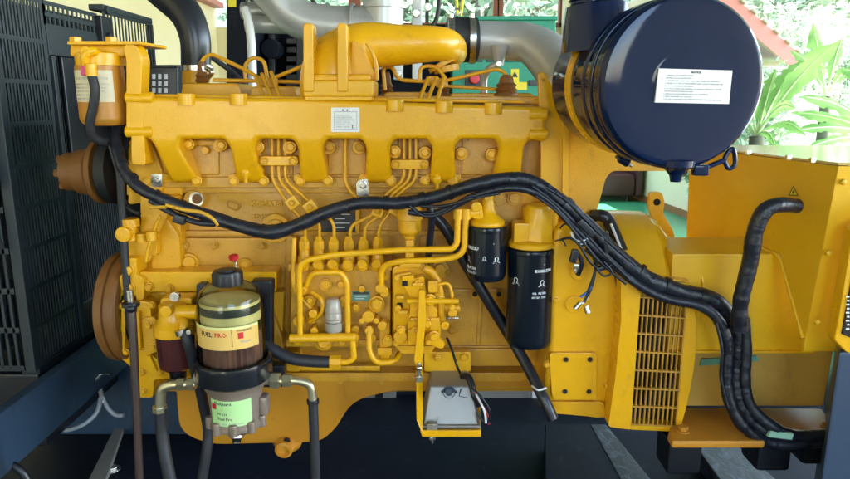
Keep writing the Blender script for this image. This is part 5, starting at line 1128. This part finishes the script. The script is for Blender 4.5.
m_.add(b, .005, 3); m_.box(Vector(((xl1 + xr1) / 2, -.025, zb_ + .003)), (xr1 - xl1 + .012, .165, .008), .002); m_.box(P(432, 426, -.11), (.028, .02, .02), .004); part('casing', m_, eb)
m_ = MB('black'); q = P(449, 392, -.066); m_.lathe(q, (0, -1, .35), [(0, .010), (.004, .010), (.004, .0075), (.001, .007), (.001, 0)], 20); m_.lathe(q, (0, -1, .35), [(0, .0165), (.0018, .0165), (.0018, .0145), (0, .0145)], 28)
for x in (442, 456): m_.box(P(x, 392, -.066), (.004, .003, .008), 0)
m_.tube([P(461, 389, -.067), P(459, 396, -.069), P(468, 398, -.071)], .0016, 6); part('port', m_, eb)
m_ = MB('yel'); m_.poly([PZ(x, y, zb_ - .004) for x, y in rnd([(419, 398), (421, 430), (481, 431), (480, 400)], 3)], Vector((0, 0, -.010)), .003); m_.poly([P(417, 360, .02), P(423, 360, .02), P(423, 432, -.13), P(418, 420, -.12)], Vector((-.004, 0, 0)), .001); m_.poly([P(420, 430.5, -.125), P(481, 430.5, -.125), P(481, 437, -.125), P(422, 437, -.125)], Vector((0, .006, 0)), .002); part('shelf_bracket', m_, eb)
m_ = MB('steel'); m_.cyl(P(432, 443, -.10), .0045, .02, (0, 0, 1)); m_.cyl(P(432, 439, -.10), .009, .007, (0, 0, 1), .001, 6); part('bolt', m_, eb)
m_ = MB('steel'); m_.cyl(P(432, 425, -.12), .009, .006, (0, 0, 1), .001, 6); part('bolt', m_, eb)
m_ = MB('black'); m_.hose([(462, 376, -.04), (468, 377, -.06), (472, 386, -.08), (474, 396, -.09), (479, 406, -.09)], [3.2, 3.8, 3, 2.6]); part('plug', m_, eb)
for pp, mm in (([(474, 390, -.09), (480, 402, -.10), (487, 414, -.10), (489, 424, -.09)], 'red'), ([(473, 392, -.08), (476, 408, -.09), (482, 420, -.10), (490, 422, -.10)], 'black'), ([(472, 388, -.09), (482, 398, -.11), (490, 412, -.11), (487, 424, -.10)], 'black'), ([(476, 394, -.1), (484, 410, -.11), (486, 423, -.11)], 'wht')):
    m_ = MB(mm); m_.hose(pp, 1.1); part('wire', m_, eb)
m_ = MB('black'); m_.hose([(447, 338, .0), (452, 350, .01), (457, 366, .01), (462, 377, -.03)], 1.3); part('wire', m_, eb)
# ================================================================== WIRING LOOM AND CONDUITS
lm = thing('wiring_loom', 'long black taped wiring loom draped across the whole engine', 'wiring', P(425, 230, -.08))
main = [(118, 128, .03), (117, 146, .0), (124, 170, -.04), (140, 188, -.055), (165, 200, -.06), (200, 213, -.06), (240, 226, -.065), (272, 232, -.07), (300, 224, -.07), (330, 211, -.07), (362, 203, -.075), (400, 203, -.075), (435, 197, -.08), (470, 186, -.10), (505, 179, -.10), (530, 181, -.10), (555, 196, -.10), (585, 222, -.11), (617, 254, -.13), (650, 280, -.14), (684, 292, -.14), (712, 299, -.14), (728, 314, -.14), (738, 338, -.14), (736, 370, -.14), (738, 398, -.15), (752, 422, -.16), (785, 437, -.17), (845, 437, -.17)]
def loom(m_, pts, rpx, ringstep=9, n=22, amp=.10):
    w_ = catmull([P(*q) for q in pts], n); rs = []; k = S(-.1)
    for i in range(len(w_)):
        f_ = i / (len(w_) - 1) * (len(rpx) - 1); j = min(int(f_), len(rpx) - 2); r0 = rpx[j] * (1 - (f_ - j)) + rpx[j + 1] * (f_ - j); rs.append(r0 * .96 * k * (1 + amp * noise.noise(w_[i] * 40) + (.03 if (i * 7) % 31 < 3 else 0) + random.uniform(-.006, .006) + (.035 * ((i % 5) / 5) if noise.noise(w_[i] * 6) > -.12 else 0)))
    m_.tube(w_, rs, 16)
m_ = MB('loom'); loom(m_, main, [5.5, 6, 6.2, 6.2, 6.5, 6.8, 7.2, 7.5, 7.2, 6.8, 6.8, 6.5, 6.5, 6.8, 7, 7, 6.8, 7, 7.5, 8, 8.2, 8.2, 7.5, 7.5, 8, 8, 8, 8, 7.5]); part('main_loom', m_, lm)
m_ = MB('loom'); loom(m_, [(408, 212, -.09), (430, 214, -.09), (450, 208, -.10), (480, 194, -.11), (515, 188, -.12), (545, 198, -.12), (575, 228, -.13), (605, 258, -.14), (640, 286, -.15), (668, 299, -.155), (700, 306, -.16), (718, 320, -.165), (727, 345, -.165), (726, 372, -.165), (729, 400, -.17), (745, 428, -.18), (778, 444, -.18), (840, 440, -.18)], [3, 3.4, 3.6, 4, 4.2, 4.4, 5, 5.5, 6, 6, 6, 6]); part('branch_loom', m_, lm)
m_ = MB('loom'); loom(m_, [(745, 318, -.15), (746, 350, -.155), (745, 385, -.16), (752, 408, -.17), (775, 428, -.185), (800, 436, -.185), (845, 432, -.185)], [5, 5.5, 6, 6, 6, 6, 5.5]); part('branch_loom', m_, lm)
for pp, r_ in (([(430, 208, -.09), (432, 216, -.085), (430, 240, -.05), (428, 262, .02)], 3.6), ([(410, 206, -.095), (425, 216, -.10), (445, 212, -.105), (470, 196, -.11), (500, 190, -.115)], 1.8), ([(150, 200, -.065), (170, 212, -.07), (195, 222, -.07), (215, 224, -.07)], 3), ([(585, 242, -.13), (595, 262, -.13), (592, 285, -.13), (584, 302, -.13)], 1.6),
                ([(600, 254, -.14), (594, 275, -.14), (586, 296, -.135)], 1.3), ([(575, 250, -.12), (582, 262, -.12), (578, 275, -.11)], 2.4), ([(560, 228, -.11), (566, 224, -.12), (574, 232, -.12)], 1.0), ([(108, 140, .04), (118, 175, .03), (126, 205, .0), (140, 214, -.02)], 1.8), ([(598, 262, -.15), (606, 268, -.15), (614, 262, -.15)], 1.2)):
    m_ = MB('loom'); m_.hose(pp, r_); part('branch_wire', m_, lm)
for pp in ([(166, 205, -.075), (185, 210, -.08), (200, 212, -.08), (212, 218, -.08), (218, 225, -.075)], [(150, 207, -.07), (166, 207, -.075)]):
    m_ = MB('warnloom'); M['warnloom'] = mat('yellow_wire', (.60, .32, .02), .4); m_.hose(pp, 1.9); part('yellow_wire', m_, lm)
for pp, r_ in (([(532, 186, -.125), (556, 204, -.13), (584, 232, -.14), (606, 256, -.15), (632, 282, -.155)], 1.6), ([(540, 184, -.11), (566, 200, -.12), (592, 226, -.13), (618, 250, -.145), (645, 274, -.15)], 1.8), ([(536, 196, -.13), (560, 214, -.14), (578, 236, -.15), (600, 262, -.155), (626, 284, -.16)], 1.4),
                ([(420, 206, -.09), (444, 206, -.105), (470, 199, -.12), (500, 193, -.125)], 1.5), ([(716, 322, -.175), (722, 350, -.18), (721, 378, -.18), (728, 408, -.185)], 1.6), ([(560, 240, -.12), (570, 238, -.14), (580, 246, -.15), (590, 262, -.15), (600, 270, -.15)], 1.3), ([(604, 262, -.16), (612, 272, -.16), (604, 276, -.16), (596, 268, -.16)], 1.1), ([(566, 246, -.13), (562, 240, -.13), (555, 241, -.12)], .8)):
    m_ = MB('loom'); m_.hose(pp, r_); part('branch_wire', m_, lm)
for (x, y, a_, w_, h_) in ((586, 228, .75, 22, 7), (612, 262, .75, 26, 6), (574, 256, .2, 7, 14), (602, 268, 1.2, 5, 12)):
    m_ = MB('black'); m_.box(P(x, y, -.145), (w_ * .0023, .016, h_ * .0023), .003, Matrix.Rotation(a_, 3, 'Y')); part('connector', m_, lm)
for (x, y, a_, w_, h_) in ((180, 219, .3, 12, 9), (578, 240, .7, 14, 7), (594, 252, .7, 16, 10), (606, 246, -.2, 6, 14), (600, 258, .7, 12, 6)):
    m_ = MB('black'); c = P(x, y, -.13 if x > 400 else -.075); m_.box(c, (w_ * .0025, .022, h_ * .0025), .004, Matrix.Rotation(a_, 3, 'Y')); part('connector', m_, lm)
m_ = MB('wht'); m_.hose([(571, 232, -.135), (575, 240, -.14), (582, 241, -.14), (588, 238, -.14)], 1.2); m_.hose([(572, 238, -.135), (578, 244, -.14), (586, 243, -.14)], .9); part('white_wire', m_, lm)
m_ = MB('steel'); m_.box(P(577, 266, -.11), (.018, .016, .012), .002); m_.disc(577, 270, -.10, 3.6, .012); part('plug_end', m_, lm)
m_ = MB('steel'); m_.cyl(P(586, 306, -.13), .007, .018, (.3, -.2, -1)); m_.cyl(P(580, 303, -.13), .006, .02, (-.6, -.2, -.6)); m_.use('wht'); m_.hose([(588, 296, -.13), (584, 302, -.13), (578, 304, -.13)], 1.2); part('loose_terminal', m_, lm)
M['bluewire'] = mat('blue_wire', (.03, .12, .42), .4)
m_ = MB('bluewire'); m_.hose([(592, 286, -.135), (586, 293, -.135), (580, 297, -.135)], 1.3); part('blue_wire', m_, lm)
for i in range(26):
    q = main[2 + i % 26] if i < 26 else None
    p0, p1 = Vector(main[1 + i]), Vector(main[2 + i]); c = p0.lerp(p1, .5); d = (P(*p1) - P(*p0)).normalized(); cc = P(*c); rr_ = 7.6 * S(-.1) if i < 15 else 9.0 * S(-.12)
    if i < 8: rr_ = 6.9 * S(-.1)
    m_ = MB('black'); jj = random.uniform(.25, .75); cc = P(*p0.lerp(p1, jj)); wd = random.uniform(.002, .009); m_.tube([cc - d * wd, cc + d * wd], rr_ * .985, 18); part('tie_band', m_, lm)
m_ = MB('loom'); loom(m_, [(797, 206, -.20), (778, 205, -.22), (764, 212, -.22), (755, 232, -.215), (750, 262, -.205), (741, 300, -.195), (739, 330, -.185)], [7, 7.6, 7.6, 7.6, 7.6, 7.6, 7.6]); m_.use('hole'); m_.cyl(P(797.5, 206, -.20), .011, .004, (1, 0, .05)); solo('conduit', m_, 'bent black conduit plugged into the terminal box below the warning triangle', 'conduit')
m_ = MB('lab2'); M['lab2'] = mat('pale_green_tape', (.30, .55, .42), .35)
q = [P(771, 431, -.196), P(794, 434, -.206), P(792, 440, -.206), P(768, 437, -.196)]; m_.poly(q, Vector((0, .01, 0)), .0006); solo('cable_marker', m_, 'pale green marker wrapped on the lower right cables', 'marker')
# black breather hose crossing behind the filters, tube by the housing
m_ = MB('blackhose'); m_.hose([(433, 214, -.0), (448, 232, .0), (468, 268, .0), (484, 294, -.0), (505, 328, .0), (525, 362, -.04), (542, 395, -.10), (553, 419, -.12)], 5.8); solo('breather_hose', m_, 'long black hose sloping down behind the two black filters', 'hose')
m_ = MB('wht'); m_.hose([(532, 386, -.10), (538, 390, -.125), (546, 388, -.11)], 1); solo('cable_tie', m_, 'pale tie around the sloping black hose', 'tie')
m_ = MB('blackhose'); m_.pipe([(592, 216, .02), (602, 215, .0), (608, 219, -.0), (622, 252, -.05)], 6.2, 8); solo('rigid_conduit', m_, 'short black tube rising from the loom beside the generator cowl', 'tube')
m_ = MB('wht'); m_.tube([P(611, 224, -.03), P(624, 256, -.08)], .0035, 8); solo('white_sleeve', m_, 'thin white sleeve lying along the short black tube', 'sleeve')
m_ = MB('oldrod'); m_.hose([(613, 268, -.08), (617, 285, -.085), (620, 305, -.085), (622, 330, -.085)], 1.1); solo('rusty_wire', m_, 'thin dark red wire down the edge of the flywheel housing', 'wire')
# ================================================================== SKID FRAME, RIGHT CABINET
XB = -.99
ZB = .34
ZB2 = PX(40, 446, XB).z
sk = thing('skid_frame', 'dark navy steel base frame carrying engine and generator', 'frame', Vector((0, .2, 0)))
m_ = MB('navy'); m_.box(Vector((0, .2, ZB - .01)), (4.6, 1.5, .012), 0); part('base_plate', m_, sk)
m_ = MB('navy'); q0, q1 = PZ(590, 425, ZB + .10), PZ(660, 500, ZB + .10); m_.box(Vector((.2, .86, ZB + .02)), (3.0, .08, .16), .006); part('rear_beam', m_, sk)
a = P(65, 352, .60); 
m_ = MB('bluesteel'); zt_ = .66
L = [PX(0, 397, -1.0), PX(70, 352, -1.0)]
m_.box(Vector((XB - .02, .10, (ZB2 + PX(40, 386, XB).z) / 2)), (.03, 1.3, PX(40, 386, XB).z - ZB2), .004); part('end_plate', m_, sk)
m_ = MB('bluesteel'); a = P(66, 362, .49); b2 = P(134, 398, .49); m_.box(Vector(((a.x + b2.x) / 2 + .2, .50, (a.z + ZB) / 2)), (abs(b2.x - a.x) + .6, .02, a.z - ZB), .004); part('cross_plate', m_, sk)
m_ = MB('alu'); m_.poly([PZ(x, y, ZB + .004) for x, y in ((86, 492), (104, 492), (132, 408), (128, 407))], Vector((0, 0, .02)), .001); part('rubbed_strip', m_, sk, 'bright worn strip on the base plate')
m_ = MB('navy'); m_.poly([PZ(x, y, ZB + .088) for x, y in ((545, 424), (592, 424), (640, 500), (545, 500))], Vector((0, 0, -.088)), .004); part('side_rail', m_, sk)
m_ = MB('sheen'); m_.poly([PZ(x, y, ZB + .09) for x, y in ((590, 424), (606, 424), (668, 500), (632, 500))], Vector((0, 0, -.09)), .004); part('side_rail', m_, sk)
m_ = MB('sheen'); m_.poly([PZ(x, y, ZB + .06) for x, y in ((690, 438), (722, 432), (800, 500), (735, 500))], Vector((0, 0, -.06)), .004); part('side_rail', m_, sk)
m_ = MB('steel'); q = PZ(112, 470, ZB); m_.cyl(q, .018, .012, (0, 0, 1), .002, 6); m_.cyl(q, .026, .004, (0, 0, 1), .001); part('anchor_nut', m_, sk)
m_ = MB('alu'); m_.rect(362, 386, 396, 402, .79, .02, .002); m_.use('black'); m_.rect(375, 386, 383, 402, .787, .01, .002); solo('backing_board', m_, 'small grey panel with a black stripe glimpsed under the sump', 'board')
m_ = MB('alu'); m_.rect(455, 388, 541, 400, .79, .02, .003); m_.use('wht'); m_.rect(532, 384, 541, 400, .787, .01, .002); solo('far_side_rail', m_, 'long pale grey rail glimpsed beyond the engine left of the sloping black hose', 'rail')
m_ = MB('steel'); m_.disc(97, 376, .24, 4, .03, .003); m_.cyl(P(99, 388, .25), .010, .03, (0, 0, 1), .003); m_.hose([(99, 384, .25), (101, 397, .25), (103, 402, .25)], 3); m_.hose([(97, 375, .24), (104, 374, .24), (110, 374, .24)], 1); solo('drain_valve', m_, 'small steel drain valve by the blue plate', 'valve')
M['wirehose'] = mat('clear_grey_hose', (.30, .33, .36), .25, var=(.2, .22, .25), vscale=30)
for pp, lab in (([(101, 396, .25), (97, 412, .22), (84, 424, .2), (66, 430, .2), (58, 424, .2)], 'clear grey drain hose curling left under the radiator'), ([(102, 396, .25), (108, 408, .25), (116, 415, .25), (124, 415, .25)], 'dark grey hose branch running right from the drain valve')):
    m_ = MB('wirehose'); m_.hose(pp, 2.2); solo('drain_hose', m_, lab, 'hose')
m_ = MB('black'); m_.hose([(-12, 462, -.2), (10, 464, -.2), (24, 474, -.2), (32, 492, -.2)], 4); solo('floor_hose', m_, 'black hose in the bottom left corner', 'hose')
# right control cabinet
XC = P(832, 400, -.30).x; zc = P(840, 352, -.30).z
cb = thing('side_cabinet', 'dark blue steel cabinet cut off at the lower right edge', 'cabinet', Vector((XC + .2, -.1, .1)))
m_ = MB('bluecab'); M['bluecab'] = mat('slate_blue_paint', (.035, .060, .105), .35, var=(.03, .05, .09), vscale=4, bump=.05)
m_.poly([Vector((XC, -.30, .05)), Vector((XC + .45, -.30, .05)), Vector((XC + .60, .10, .05)), Vector((XC * 1.75 / 1.35 - .02, .10, .05))], Vector((0, 0, zc - .05)), .008); part('cabinet_body', m_, cb)
m_ = MB('yel'); m_.plate([(853, 230, 3), (900, 200), (900, 380), (846, 352, 2), (834, 340, 4), (838, 322)], -.30, .03, .004); part('door_frame', m_, cb)
m_ = MB('hole'); m_.plate([(858, 244), (900, 240), (900, 360), (842, 334)], -.303, .004, .001); part('vent_screen', m_, cb)
m_ = MB('whiteink')
for i in range(9): m_.rect(846 + i % 2, 296 + i * 4, 849.5, 297.5 + i * 4, -.3045, .001, 0)
part('vent_slots', m_, cb)
